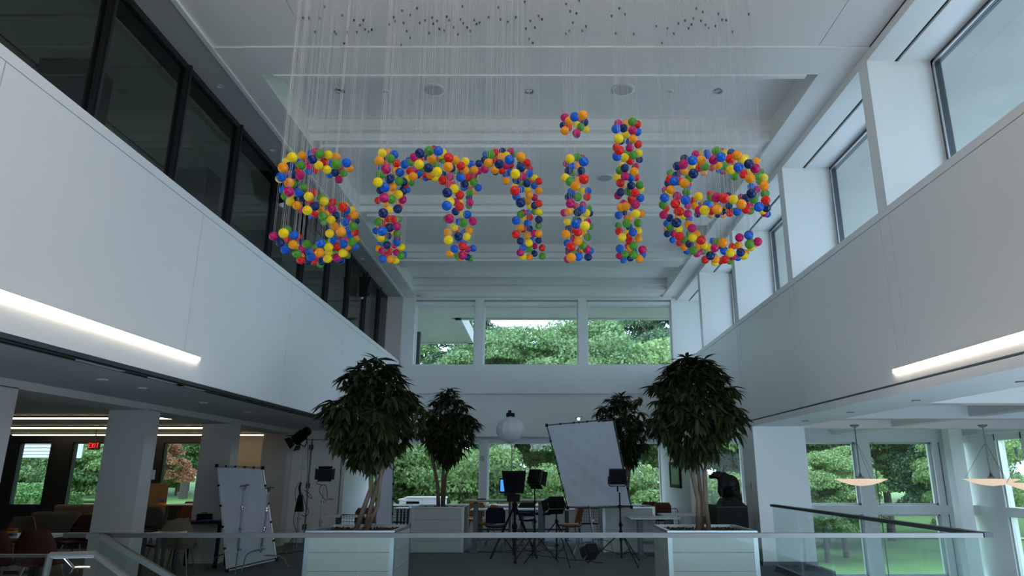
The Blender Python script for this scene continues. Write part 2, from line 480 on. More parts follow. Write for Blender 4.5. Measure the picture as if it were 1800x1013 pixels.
# big right column and the rest of the right aisle
S('column', white, (4.0, 4.97, 13.08, 13.85, 0, 2.45), label='wide white column beside the bear sculpture')
S('baseboard_column', darkalu, (3.985, 4.985, 13.065, 13.865, 0, 0.07))
S('ceiling_right_aisle', ceilw, (4.9, 12.3, -8, 20, 2.93, 3.1))
for y, nm in ((1.3, 'nearest'), (4.3, 'second'), (7.4, 'third'), (10.4, 'fourth'), (13.4, 'fifth'), (16.4, 'sixth')):
    b = MB().box(4.9, 12.2, y, y + 0.35, 2.62, 2.93).box(4.9, 12.2, y + 0.35, y + 0.45, 2.72, 2.93)
    tag(b.build('ceiling_beam', ceilw), nm + ' cross beam over the right aisle', kind='structure')
b = MB().box(8.3, 8.6, -8, 20, 2.66, 2.93).box(11.9, 12.2, -8, 20, 2.62, 2.93).box(4.9, 5.2, -8, 20, 2.62, 2.93)
tag(b.build('ceiling_beam', ceilw), 'long beam over the right aisle', kind='structure')
S('wall_stub', white, (3.43, 3.83, 16.2, 20, 0, 2.6))
S('column', white, (-5.12, -4.93, 18.9, 19.3, 0, 2.6), label='narrow white post right of the beige column behind the left ficus')
# left aisle
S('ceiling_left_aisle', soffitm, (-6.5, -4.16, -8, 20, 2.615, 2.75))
S('trim_6', blackm, (-4.20, -4.165, -8, YF, 2.60, 2.62), (-4.30, -4.27, -8, YF, 2.60, 2.62))
S('beam_left', warmw, (-6.5, -5.9, -8, 20, 2.52, 2.64))
S('ceiling_left_room', warmw, (-16.2, -6.5, -8, 20.2, 2.66, 2.8))
for y, nm in ((1.37, 'nearest'), (4.4, 'next to nearest'), (7.43, 'nearest visible'), (10.43, 'second visible'), (13.4, 'third visible'), (16.4, 'fourth visible')):
    S('column', warmw, (-6.5, -5.9, y, y + 0.33, 0, 2.53), label=nm + ' column of the left row, under the beam')
S('wall_left_far', blackm, (-16.4, -16.2, -8, 20.2, 0, 2.8))
S('wall_core', white, (-6.45, -4.75, 17.2, 20, 0, 2.62))
# doors in the core
for i, (a, b) in enumerate(((-6.05, -5.62), (-5.58, -4.85))):
    d = MB().box(a, b, 17.165, 17.2, 0.01, 2.38).build('door_%d' % (i + 1), white, kind='structure')
    h = MB()
    for z in (0.3, 1.25, 2.15): h.box(b - 0.03 if i == 0 else a, b if i == 0 else a + 0.03, 17.145, 17.165, z, z + 0.12)
    h.build('hinge', darkalu, d)
    hh = MB().tube([(b - 0.1, 17.165, 1.0), (b - 0.1, 17.11, 1.0), (b - 0.22, 17.11, 1.0)], 0.011)
    hh.build('door_handle', steel, d)
S('trim_7', joint, (-6.075, -6.055, 17.17, 17.2, 0, 2.42), (-5.61, -5.59, 17.185, 17.2, 0, 2.42), (-4.85, -4.83, 17.17, 17.2, 0, 2.42), (-6.07, -4.83, 17.17, 17.2, 2.385, 2.405))
# office level behind the dark glass
S('office_floor', carpet, (-11, -4.5, -8, YF, 3.95, 4.1))
oc = S('office_ceiling', blackm, (-11, -4.45, -8, YF + 0.2, 6.52, 6.7))
tile = mat('acoustic_tile', (0.55, 0.57, 0.53), 0.9, var=0.05, scale=40)
tm = MB().box(0.03, 1.52, 0.02, 0.98, 6.49, 6.52)
t0 = tm.build('ceiling_tile', tile, oc)
for i in range(4):
    for j in range(20):
        c = t0 if i + j == 0 else t0.copy()
        if i + j:
            COL.objects.link(c)
        c.location = (-10.9 + i * 1.55, -0.5 + j * 1.0, 0)
S('office_wall', greyf, (-11.2, -11, -8, YF, 4, 4.9), (-11.2, -11, -8, YF, 6.3, 6.7), (-11.2, -4.5, YF, YF + 0.2, 3.9, 6.7))  # strip left open in the unseen outer wall to brighten the office
for y in (4.2, 7.3, 10.4, 13.4, 16.4):
    S('office_column', greyf, (-6.1, -5.5, y, y + 0.5, 4.1, 6.5), label='dark column inside the office behind the glass')
MUL = [6.08 + 1.53 * k for k in range(-9, 9)]
for i, y in enumerate(MUL):
    w = MB().box(-4.53, -4.43, y - 0.05, y + 0.05, 4.0, ZS)
    w.box(-4.43, -4.40, y - 0.02, y + 0.02, 4.0, ZS)
    if i + 1 < len(MUL):
        w.box(-4.51, -4.43, y + 0.05, MUL[i + 1] - 0.05, 6.50, ZS).box(-4.51, -4.43, y + 0.05, MUL[i + 1] - 0.05, 4.0, 4.12)
    fr = w.build('window_%d' % n, blackm, kind='structure')
    y2 = MUL[i + 1] - 0.05 if i + 1 < len(MUL) else YF
    MB().box(-4.475, -4.465, y + 0.05, y2, 4.12, 6.50).build('pane', darkpane, fr)
    n += 1
S('office_end_panel', warmw, (-4.45, -4.0, YF - 0.06, YF, 4.0, ZS))
# unseen wall behind the camera, openings sized for the daylight they let in
S('wall_back', white, (-16.2, -4.0, -8.4, -8.0, -0.3, 7.0), (4.0, 12.4, -8.4, -8.0, -1.8, 7.0), (-4, 4, -8.4, -8, -0.3, 3.2), (-4, 4, -8.4, -8, 6.5, 7.0), (-1.4, -1.2, -8.4, -8, 3.2, 6.5), (1.2, 1.4, -8.4, -8, 3.2, 6.5))
# eaves outside
S('eave_slab', concrete, (4.9, 7.3, -8.5, 22.1, 6.55, 6.62), (-2.7, 7.3, YF + 0.3, 22.1, 6.55, 6.62), (-9.5, -2.7, YF + 0.3, 26.4, 6.55, 6.62))
S('eave_edge', concrete, (-2.9, 7.3, 22.0, 22.15, 6.5, 7.0), (-9.5, -2.6, 26.3, 26.5, 6.5, 7.0), (-2.8, -2.6, 22.0, 26.5, 6.5, 7.0), (7.2, 7.4, -8.5, 22.1, 6.5, 7.0))
S('eave_post', darkalu, (-4.0, -3.85, 21.6, 21.8, 4.2, 6.0))

# ================================================================ THE WORD MADE OF BALLS
BC = {'Y': ('yellow', (0.86, 0.62, 0.004)), 'O': ('orange', (0.86, 0.30, 0.003)), 'R': ('red', (0.68, 0.012, 0.008)),
      'P': ('pink', (0.50, 0.004, 0.12)), 'G': ('green', (0.075, 0.28, 0.02)), 'B': ('blue', (0.002, 0.10, 0.56)), 'N': ('navy', (0.002, 0.022, 0.12))}
BR = 0.036
def ball_mesh(m):
    prof = []
    for i in range(17):
        a = math.pi * i / 16
        prof.append((BR * math.sin(a), -BR * math.cos(a)))
    b = MB()
    vs, n = [], 24
    vs.append((0, 0, -BR))
    rows = []
    ang = [math.pi * i / 16 for i in range(1, 16)]
    ang = ang[:7] + [math.pi * .493, math.pi * .5, math.pi * .507] + ang[8:]
    for a in ang:
        r = BR * (1.012 if abs(a - math.pi / 2) < 0.001 else 1)
        rows.append([(r * math.sin(a) * math.cos(2 * math.pi * j / n), r * math.sin(a) * math.sin(2 * math.pi * j / n), -r * math.cos(a)) for j in range(n)])
    for rr in rows: vs += rr
    vs.append((0, 0, BR))
    fs = [(0, 1 + (j + 1) % n, 1 + j) for j in range(n)]
    for i in range(len(rows) - 1):
        for j in range(n):
            a, c = 1 + i * n + j, 1 + i * n + (j + 1) % n
            fs.append((a, c, c + n, a + n))
    k = 1 + (len(rows) - 1) * n
    fs += [(k + j, k + (j + 1) % n, len(vs) - 1) for j in range(n)]
    me = bpy.data.meshes.new('ball')
    me.from_pydata(vs, [], fs)
    me.polygons.foreach_set('use_smooth', [True] * len(me.polygons))
    me.materials.append(m)
    return me
BM = {k: ball_mesh(mat(v[0] + '_ball_plastic', v[1], 0.09, var=0.04, scale=10, coat=0.0, spec=0.38)) for k, v in BC.items()}
wire_m = mat('hanging_wire', (0.40, 0.41, 0.41), 0.5, metal=0.2, var=0.02)
wme = bpy.data.meshes.new('wire')
wme.from_pydata([(dx + 0.0010 * math.cos(a), 0.0010 * math.sin(a), z) for dx in (-.006, .006) for z in (0, 1) for a in (0, 2.094, 4.189)], [], [(a + k, b + k, c + k, d + k) for k in (0, 6) for a, b, c, d in ((0, 1, 4, 3), (1, 2, 5, 4), (2, 0, 3, 5))])
wme.materials.append(wire_m)
ame = bpy.data.meshes.new('ceiling_anchor')
_a = MB().lathe([(0.0035, -0.028), (0.010, -0.020), (0.013, 0.0)], (0, 0, 0), 8)
ame.from_pydata(_a.v, [], _a.f)
ame.materials.append(darkalu)
SECS, SDATA = ['s top', 'e top', 'i dot', 'm second arch', 'l top', 'm first arch', 'm left', 'e right', 'e left', 'm middle', 's mid', 'e bar', 'm right', 'e bottom', 'i stem', 'l middle', 'l bottom', 's bottom'], "0 -1725 4352 Y3724 P3468|0 -1419 4365 G3677|0 -1790 4371 O3655|1 1282 4420 B3760 R3446|1 1246 4482 P3769 P3478 O3389|1 1088 4455 B3751 N3649|2 313 4470 O4118 B3749 R3613 Y3259|3 -175 4480 Y3658 R3529|0 -1843 4486 B3637|4 577 4537 Y3964 R3871|5 -740 4538 B3865 Y3701|5 -875 4543 N3849 Y3762|1 1438 4546 O3835 B3740 O3454|3 -138 4549 O3823 N3739 N3467|5 -665 4551 R3819 O3746 N3544 B3444|3 -222 4555 B3804|1 1175 4555 O3801 Y3411|6 -1168 4552 O3794 Y3626|1 1517 4547 N3766 O3654 N3536|1 1045 4563 P3772 O3623 B3493|7 1575 4588 P3749 B3450|2 259 4577 B4164 O3606 B3315|8 978 4595 B3655 R3477 N3331|0 -1828 4598 N3771 O3643 Y3253|6 -1131 4613 P3756 B3612 P3529 N3412 B3274|5 -826 4644 G3918 N3781|0 -1441 4667 B3833 R3479 O3289|3 -383 4667 O3831|3 -303 4669 N3825|1 1347 4755 G3971 O3856 O3235|4 588 4765 B4167 B3934|5 -829 4770 O3915 O3789|1 1451 4770 R3915 Y3826 Y3584|0 -1737 4771 N3912 Y3606 Y3495|5 -677 4788 N3849 Y3572 P3436 Y3267|6 -1215 4802 Y3979 G3799|2 231 4809 O4258 Y3935 G3746 P3567 R3224 O3138|7 1713 4824 O3716 R3598|5 -654 4829 O3934 Y3696|8 951 4848 B3629|3 -140 4922 P3840|6 -1174 4917 G3988 N3814|5 -759 4930 R3810|1 1608 4967 Y4010 R3880 N3674 R3582 B3370 G3296|6 -1164 4979 B4055 O3777 G3672 N3436|0 -1750 4956 G4049 Y3951 N3604|3 -394 4999 G4066|1 1248 5000 P4063 Y3703 P3586 R3340|0 -1697 5004 Y4063 Y3935 Y3665 G3541 B3316 O3241|5 -1007 5005 P4043 O3876|0 -1738 5052 R4027 G3708 O3619|0 -1909 5010 O4060 G3976 P3889 B3738 O3631 B3384 O3307|1 1101 5022 N3975 R3846 R3587|1 1474 5024 G3974 Y3246|1 1318 5024 G3972 B3643 N3222|5 -931 5027 G3961|7 1740 5043 O4024 G3904|9 -637 5047 R3989 B3888 R3736 R3638 N3387|10 -1899 5081 G3812 N3729 G3257|8 1047 5068 R3881 O3791|4 762 5076 G4398 P4319 O4243 G4097 O3951 R3767 P3667 Y3589|7 1805 5082 Y3897 G3761 N3640|6 -1133 5082 B3949 G3871 Y3756 N3631 P3485|1 1101 5093 N3922 P3746 R3616 R3405|6 -1114 5150 B4049 N3894 N3817 P3741|0 -2024 5157 N3962 Y3725 G3481 B3315|9 -616 5161 Y4081 O4003 N3883 G3544 R3345 P3270|1 1225 5179 G3939 P3505 Y3424 G3317|0 -2138 5179 Y3937 P3436|2 209 5171 P4492 O4368 Y3941 O3450|2 238 5212 R4421 N4023 N3787 O3662|4 704 5204 N4409 Y4140 N4043 P3969 O3703 G3555|7 1760 5224 G3772 P3405|10 -1526 5258 O3648 G3549 G3415|0 -1717 5267 O4176 N4032 P3705 Y3611 Y3491 Y3372 Y3276|3 -463 5275 N4149 P4067|2 311 5248 P4388 G4164 G3803 N3669 R3497 O3417 B3286|2 350 5307 G4475 N4065 B3715 G3401|1 1640 5306 G4015 B3697 P3469 N3342|5 -759 5311 P4014 R3940 O3515|10 -2133 5317 G3843 N3429|0 -1916 5320 P4247 R3771 G3417|11 1436 5329 G3832 R3716 P3386 O3292|2 389 5369 N4555 Y3709 P3390|4 679 5334 P4524 G4082 R3967 N3882 O3746 Y3481|12 -198 5355 N4003 B3854 B3638 R3516|0 -1628 5363 O4116 B3737 B3625 B3435 Y3353|8 1039 5373 G3785 P3694|1 1773 5386 Y4219 G3739|4 778 5390 P4319 R4198 B4043 N3967 R3844 B3546 G3427 G3348|10 -1897 5393 R3712 B3330|4 854 5402 R4553 B4480 R4361 Y4276 G3978 B3859 O3717 P3396|3 -336 5410 O4246|3 -112 5424 R4195 N4003|9 -569 5434 O4132 G4019 P3661|9 -619 5450 R4071 B3727 Y3527|13 1489 5457 G3479|1 1262 5460 N4255 O4127 G3937 P3739 O3641 N3467|0 -1707 5465 G4119 R3446 P3347|13 1556 5475 B3412 R3335|4 765 5496 Y4503 G3959 O3712 R3508|7 1815 5519 P3844|4 801 5537 B4455 P3890|0 -1768 5543 P4203 P4093 N3755 O3657 B3529|1 1703 5551 N4354 O3483|6 -1272 5551 R4250 O4177 R3723 O3359|14 277 5581 B4241 B3992|3 -400 5591 R4374 O4204|1 1755 5594 N4192 Y3406|7 1961 5616 G4112 Y3830|9 -741 5618 P3911 N3822 B3477|4 696 5650 R4460 Y4161 P3986 B3798 R3648 B3490|6 -1343 5684 N4173 Y3862 R3779 N3534|5 -887 5709 Y4435|6 -1433 5693 B4265 N4054 G3754|8 1238 5728 Y3943 B3862 Y3699|9 -631 5731 B4329 Y4146 G4047 P3955 O3687|5 -1185 5732 G4348 R4258|0 -1918 5736 B4333 B4232 O3844 G3567 N3398|0 -2107 5740 P4318 P3514 R3412|1 1457 5734 R4293 Y3545 R3415|6 -1420 5764 R3762 Y3626|15 878 5751 P4312 R4206 G3764 Y3689 O3615 O3429|12 -97 5759 B4250 O4035 Y3578|13 1509 5784 Y3539|3 -309 5776 Y4440 P4335 O4185|10 -1881 5783 R3979 Y3498|9 -696 5792 B4128|8 1177 5806 N4175 Y4075 N3833 G3742|2 221 5809 N4765 P3885|2 432 5819 Y4729 R4044 P3798 G3655 N3466|6 -1407 5836 O3983 G3626 B3456|1 1419 5837 Y4347 O3962 O3690 O3569|10 -1685 5867 N3826 R3720|0 -2396 5899 Y4436 B4148|6 -1305 5900 P3970 G3717 B3632|10 -1740 5912 Y3954 B3709|5 -1180 5919 P4362|0 -2177 5920 B4345 N3641 O3506|10 -2216 5931 P3962|0 -2116 5950 O4522 R4371 R4139 B3911 B3557 N3471|12 -10 5947 R4257 O4161 R4031 Y3947 N3871 O3733|9 -825 5951 O3541|0 -2325 5953 G4234|6 -1272 5959 R4225 Y3606 G3524|8 1357 6032 Y3945 G3699|14 258 6047 P4485 Y3888 B3675 P3518|3 -364 6052 N4617 R4413|10 -1852 6053 N3968 Y3866 N3513|3 -183 6062 N4491 G4300 B4224 G3969 O3834 N3702 P3587|2 363 6083 Y4924 B4813 R4569 O4481 O4331 N3909 Y3757|5 -1012 6085 G4493 Y4352|4 797 6088 N4745 Y4483 O4286 P4091 N4005 G3580|3 -287 6105 P4644 R4497 B4420|5 -1167 6107 R4569 B4414|12 -52 6120 Y4367 B4288 P4164 N4082 P3799|9 -772 6132 R4475 Y4125 B3919 G3578|1 2047 6128 Y4454 B4282 Y3698|9 -597 6122 N4522 P4441 B4267|4 979 6148 N4577 Y4262|7 2111 6161 P4267|14 468 6152 B4246 G4057|9 -646 6174 P4420 O4254|1 1824 6144 Y4648 O4485 N4191 N4089 R4014 R3673 P3575|0 -2365 6167 B4583 R4475 N4299|11 1492 6176 R4158 P3614|12 -119 6179 R4523 G4409 Y4272 O4149 B3925 O3796|0 -2124 6185 R4516 R3631|8 1440 6190 B4297 P4108 B3974 G3822|1 1819 6238 P4710 R4493 O4083 G3561|1 1665 6205 B4650 R4234 B4052 Y3536|1 1767 6188 B4488 N4046|7 2182 6209 G4473 P4037|8 1233 6234 P4290 R4099 B3941 N3835|1 1299 6262 G4486 G4401 Y3984 P3848|13 2038 6261 R3844 Y3704|1 1402 6295 P4513 B3796 O3718|6 -1533 6305 O4743 R4616 R3838 P3684|4 878 6323 O5073 G4732 N3941 R3842 O3723 N3618|14 431 6381 P4711 Y4348 P4196 Y4051 O3894 Y3728|12 -166 6402 Y4585 G4247 P4117 R3944 B3752 Y3659|14 288 6442 N3970 N3748|5 -858 6482 Y4663 Y3988|0 -2386 6487 B4811 Y4646 P4405|3 -460 6498 R4737 N4607|5 -1366 6512 B4744 Y4544 B4413 B3713|16 885 6513 P4111 Y3945 P3804 R3710|1 1743 6516 B4832 O4139 B3859 B3695|6 -1540 6554 O4400 Y4058 N3927 R3720|2 339 6562 Y5268 G4622 R3993 P3902 G3761|11 1826 6576 O4317 N4168 N3828 R3667|2 411 6600 R5236 P4617 R3789|11 2009 6604 G4216 B3711|7 2353 6612 B4185|4 960 6615 O5180 B4254 B3776|6 -1463 6626 Y4724 O4318 G4134 P3923 P3773 Y3686|10 -2231 6634 G4105 P3727 G3647|4 812 6643 N4953 G4072 P3743|12 -14 6644 G4069 N3910|3 -579 6665 B4890|3 -271 6665 G4890 Y4514|5 -1054 6656 Y4869|5 -1223 6673 N4861 R4662|0 -2688 6678 O4840 P4690|0 -2620 6679 R4601 O4415 R3937|0 -2501 6684 P4817 R3963 O3853|1 1746 6688 Y4914 O4688 O4313|6 -1656 6666 N4861 O4140 O4054 O3829|12 24 6703 R3849 G3759|3 -447 6706 G4737|6 -1656 6739 R4857 B3902|5 -1036 6721 G4842 N4685|1 2079 6712 O4824|11 2127 6716 P4420 O3801|0 -2122 6719 O4670 G4342 N4134 R4059 G3793|10 -2013 6719 P4178 B4053 P3941 O3793|5 -1307 6724 N4672|1 1657 6724 O4780 N4226 B3930 P3814|1 1841 6729 R4760|3 -107 6732 P4749 R4612 Y4323 R4196 N4071 G3851 O3759|9 -749 6719 G4727 P4533 N4414 G4322 P3840 N3755|5 -904 6704 G4716 Y4082|9 -881 6773 N4739 R4079|3 -367 6747 B4696|9 -695 6761 Y4682 B3863|5 -1176 6730 R4656|5 -1226 6781 B4669|14 378 6763 B4636 R4339 G4186|6 -1566 6769 O4505 O4045 R3841|6 -1379 6770 G4609|8 1594 6777 R4586|9 -728 6788 N4576 G3762|6 -1732 6794 R4412 B4069|11 1910 6805 B4373|10 -2074 6809 Y4360 B3745|11 2029 6822 G4419|8 1348 6828 O4289 O4098|11 1747 6796 O4382|14 534 6830 N4280 G4132 B3859|11 1728 6866 B4388 G3864|9 -998 6845 G4227|12 -58 6852 G4307 P3918 N3836|9 -843 6851 Y4277 B3979 O3785|11 1960 6861 O4273|8 1480 6865 O4259 R3960|12 -162 6872 Y4234|5 -1170 6878 R5063|10 -2036 6885 O4187 O3918 G3825|10 -1960 6892 O4011 B3926|5 -1117 6908 R4952|9 -814 6918 B4097 B3983|14 495 6912 B4089|14 345 6913 G4083|6 -1556 6919 R3951|10 -2003 6932 P4054|13 2256 6932 G4011|17 -2634 6935 R4001|17 -2255 6936 G4000|10 -2145 6938 P4075 R3992|17 -2401 6931 G3936 R3766|17 -2396 6975 R3824|5 -1300 6958 O4769|16 893 6961 B3798|13 1576 6963 B3899|14 308 6967 P3885|16 1105 6973 B3862|5 -962 6982 P4680|6 -1539 7040 O4468|12 -127 7064 B4380|12 -84 7142 B4090|13 1466 7143 B4088|17 -2354 7154 P4046|6 -1672 7183 N3939"
PH = {'s top': 'top curve of the s', 's mid': 'middle of the s', 's bottom': 'bottom curve of the s', 'm left': 'left leg of the m',
      'm first arch': 'first arch of the m', 'm middle': 'middle leg of the m', 'm second arch': 'second arch of the m', 'm right': 'right leg of the m',
      'i dot': 'dot of the i', 'i stem': 'stem of the i', 'l top': 'top of the l', 'l middle': 'middle of the l', 'l bottom': 'foot of the l',
      'e top': 'top of the e', 'e left': 'left side of the e', 'e right': 'right side of the e', 'e bar': 'crossbar of the e', 'e bottom': 'bottom curve of the e'}
strands = []
for line in SDATA.split('|'):
    t = line.split()
    strands.append((SECS[int(t[0])], int(t[1]) / 1000, int(t[2]) / 1000, [(q[0], int(q[1:]) / 1000) for q in t[3:]]))
byl = {}
for s_ in strands:
    names = [BC[c][0] for c, z in s_[3]]
    w = 'wire with ' + (' '.join(names) + ' balls downward' if len(names) > 1 else 'one %s ball' % names[0]) + ' in the ' + PH[s_[0]]
    if len(names) > 5:
        w = ' '.join(names) + ' balls, ' + s_[0]
    byl.setdefault(w, []).append(s_)
ORD = {2: ['left one', 'right one'], 3: ['left one', 'middle one', 'right one']}
rr = random.Random(3)
for w, lst in byl.items():
    lst.sort(key=lambda q: q[1] / q[2])
    for i, (sec, X, Y, balls) in enumerate(lst):
        lab = w
        if len(lst) > 1:
            lab += ', ' + (ORD[len(lst)][i] if len(lst) in ORD else ['first', 'second', 'third', 'fourth', 'fifth', 'sixth', 'seventh', 'eighth'][i] + ' from left')
        zb = balls[-1][1]
        top = 6.60 if Y < 7.22 else 6.575
        root = bpy.data.objects.new('ball_strand', None)
        root.empty_display_size = 0.05
        COL.objects.link(root)
        root.location = (X, Y, zb)
        tag(root, lab, 'hanging balls', 'ball strands of the letter ' + sec[0])
        wr_ = bpy.data.objects.new('wire', wme)
        COL.objects.link(wr_); wr_.parent = root
        wr_.location = (0, 0, -0.034); wr_.scale = (1, 1, top - zb + 0.034)
        an = bpy.data.objects.new('ceiling_anchor', ame)
        COL.objects.link(an); an.parent = root; an.location = (0, 0, top - zb)
        for c, z in balls:
            bo = bpy.data.objects.new('ball', BM[c])
            COL.objects.link(bo); bo.parent = root
            bo.location = (0, 0, z - zb)
            bo.rotation_euler = (rr.uniform(-.35, .35), rr.uniform(-.35, .35), 0)

# ================================================================ OUTDOORS
def ground_z(x, y):
    t = min(1, max(0, (x + 9) / 16))
    t = t * t * (3 - 2 * t)
    z = 0.10 * (1 - t) - 1.65 * t
    return z + max(0, y - 45) * 0.035
gb = MB()
gx = [-140 + 7 * i for i in range(41)]
gy = [20.25, 24, 28, 33, 38, 45, 52, 60, 75, 95, 130]
vs = [(x, y, ground_z(x, y)) for y in gy for x in gx]
fs = [(j * 41 + i, j * 41 + i + 1, (j + 1) * 41 + i + 1, (j + 1) * 41 + i) for j in range(10) for i in range(40)]
gb.add(vs, fs)
gb.box(12.46, 140, -60, 20.25, -1.9, -1.66).box(-140, -16.45, -60, 20.25, -0.5, 0.1).box(-16.4, 12.4, -60, -8.45, -0.5, -0.3)
g = gb.build('ground_lawn', grass)
g['kind'] = 'structure'
pb = MB()
pp = [(4.0 + i * 2.0, 37.4 + 0.9 * math.sin(i * 0.3) - i * 0.12) for i in range(16)]
for (xa, ya), (xb, yb) in zip(pp, pp[1:]):
    pb.add([(xa, ya, ground_z(xa, ya) + .05), (xb, yb, ground_z(xb, yb) + .05), (xb, yb + 1.3, ground_z(xb, yb) + .05), (xa, ya + 1.3, ground_z(xa, ya) + .05)], [(0, 1, 2, 3)])
pb.build('garden_path', pathm, kind='structure')
S('terrace_floor', concrete, (-9, 4, 20.3, 27, -0.2, 0.14))

def crown_mesh(seed, n, rx, rz, zc, leaf, m, blobs=26, low=0.0):
    rg = np.random.default_rng(seed)
    cs = rg.normal(size=(blobs, 3)); cs /= np.linalg.norm(cs, axis=1)[:, None]
    rad = rg.uniform(0.35, 0.80, blobs)[:, None]
    cs = cs * rad * np.array([rx, rx, rz]) + np.array([0, 0, zc])
    br = rg.uniform(0.24, 0.42, blobs) * rx
    k = rg.integers(0, blobs, n)
    d = rg.normal(size=(n, 3)); d /= np.linalg.norm(d, axis=1)[:, None]
    d[:, 2] = np.abs(d[:, 2]) * 1.0 - 0.25
    pos = cs[k] + d * (br[k] * rg.uniform(0.6, 1.08, n))[:, None] * np.array([1, 1, .75])
    nrm = d + rg.normal(size=(n, 3)) * 0.55
    nrm /= np.linalg.norm(nrm, axis=1)[:, None]
    t = np.cross(nrm, rg.normal(size=(n, 3))); t /= np.linalg.norm(t, axis=1)[:, None]
    w = np.cross(nrm, t)
    L = (leaf * rg.uniform(0.6, 1.3, n))[:, None]
    a = pos - t * L * .5; c = pos + t * L * .5 - nrm * L * .12
    b = pos + w * L * .32 + nrm * L * .06; e = pos - w * L * .32 + nrm * L * .06
    v = np.stack([a, b, c, e], 1).reshape(-1, 3)
    me = bpy.data.meshes.new('foliage')
    me.vertices.add(n * 4); me.loops.add(n * 4); me.polygons.add(n)
    me.vertices.foreach_set('co', v.ravel())
    me.loops.foreach_set('vertex_index', np.arange(n * 4))
    me.polygons.foreach_set('loop_start', np.arange(n) * 4)
    me.update(calc_edges=True)
    me.materials.append(m)
    return me
def trunk_mesh(seed, h, r, spread):
    rg = random.Random(seed)
    b = MB()
    top = Vector((rg.uniform(-.2, .2), rg.uniform(-.2, .2), h * .62))
    b.tube([(0, 0, -.6), (0.02, 0.03, h * .2), top * .7, top], [r * 1.25, r, r * .8, r * .5], 9)
    for i in range(9):
        a = rg.uniform(0, 6.28); s = top * rg.uniform(.42, .98)
        e = s + Vector((math.cos(a) * spread * .75, math.sin(a) * spread * .75, h * rg.uniform(.12, .3)))
        mid = (s + e) / 2 + Vector((0, 0, h * .03))
        b.tube([s, mid, e], [r * .38, r * .24, r * .08], 6)
    me = bpy.data.meshes.new('trunk')
    me.from_pydata(b.v, [], b.f)
    me.materials.append(obark)
    return me
CROWN = {'broad': crown_mesh(1, 56000, 4.4, 5.8, 6.6, .18, tleaf[0], 46), 'deep': crown_mesh(2, 52000, 4.0, 6.6, 6.8, .185, tleaf[1], 46),
         'light': crown_mesh(3, 34000, 3.3, 4.4, 4.4, .165, tleaf[2], 34), 'shrub': crown_mesh(4, 13000, 2.0, 1.3, 1.15, .13, tleaf[0], 26), 'maple': crown_mesh(5, 16000, 2.1, 2.6, 3.6, .17, tleaf[3], 26),
         'bush': crown_mesh(6, 13000, 2.0, 1.5, 1.3, .125, tleaf[2], 26)}
TRUNK = {'broad': trunk_mesh(1, 11, .24, 3.4), 'deep': trunk_mesh(2, 12, .26, 2.8), 'light': trunk_mesh(3, 7.5, .17, 2.4), 'shrub': trunk_mesh(4, 2.0, .05, 1.3), 'maple': trunk_mesh(5, 5.4, .11, 1.6), 'bush': trunk_mesh(6, 2.2, .05, 1.3)}
def tree(kind, x, y, s, rz, label, group, cat='tree'):
    nm = {'shrub': 'shrub', 'bush': 'shrub', 'maple': 'red_maple_tree'}.get(kind, 'leafy_tree')
    t = thing(nm, label, cat, (x, y, ground_z(x, y) - .05), group)
    t.rotation_euler = (0, 0, rz); t.scale = (s, s, s)
    f = bpy.data.objects.new('foliage', CROWN[kind]); COL.objects.link(f); f.parent = t; f['kind'] = 'stuff'
    k = bpy.data.objects.new('trunk', TRUNK[kind]); COL.objects.link(k); k.parent = t
NUM = ['first', 'second', 'third', 'fourth', 'fifth', 'sixth', 'seventh', 'eighth', 'ninth', 'tenth', 'eleventh', 'twelfth', 'thirteenth', 'fourteenth', 'fifteenth', 'sixteenth']
rt = random.Random(11)
for i in range(15):
    b_ = -1.05 + i * 0.137
    y = 54 + rt.uniform(-3, 3)
    tree('deep' if i % 2 else 'broad', b_ * y, y, rt.uniform(1.15, 1.4) * (0.9 if -.45 < b_ < -.09 else 1.15), rt.uniform(0, 6), 'tall deep green tree in the back row, %s from the left' % NUM[i], 'trees in the back row')
for i in range(9):
    b_ = (-.98, -.84, -.70, -.58, .02, .12, .30, .42, .56)[i]
    tree('deep' if i % 2 else 'broad', b_ * 66, 66, rt.uniform(1.2, 1.4) * (.8 if abs(b_) < .2 else 1), rt.uniform(0, 6), 'distant green tree behind the back row, %s from the left' % NUM[i], 'distant trees')
mid = [(-43, 50, 'light', 1.0), (-36, 50, 'broad', .85), (-30, 50, 'light', 1.0), (-21.5, 43, 'broad', .9), (-12.5, 38, 'light', 1.05), (-7.5, 40, 'light', 1.0), (-2.2, 37, 'broad', .98), (3.2, 36, 'broad', 1.0), (7.0, 39, 'light', 1.5), (12.5, 41, 'broad', 1.05),
       (17.5, 36, 'light', 1.1), (22.5, 40, 'deep', .9), (29, 38, 'light', 1.2), (36, 40, 'broad', 1.0)]
for i, (x, y, k, s) in enumerate(mid):
    tree(k, x, y, s, rt.uniform(0, 6), 'leafy green tree in the middle row outside, %s from the left' % NUM[i], 'trees in the middle row')
sh = [(-35, 45), (-31, 47),(-27.5, 45), (-24, 47), (-8.6, 30.5), (-6.6, 29.5), (-4.6, 30.5), (-2.8, 29.6), (-0.9, 30.4), (1.0, 29.6), (2.9, 30.5), (4.9, 29.8), (6.6, 31), (8.4, 30), (13.4, 33.5)]
for i, (x, y) in enumerate(sh):
    tree('bush' if i % 2 else 'shrub', x, y, rt.uniform(1.15, 1.5), rt.uniform(0, 6), 'dense green shrub in the front row outside, %s from the left' % NUM[i], 'shrubs in the front row', 'shrub')
tree('light', 10.9, 27.6, .56, 1.0, 'small round light green tree outside the far window beside the bear', 'small trees by the lower windows')
tree('light', 12.2, 29.0, .60, 2.0, 'pale green small tree behind the left pane below the first pendant', 'small trees by the lower windows')
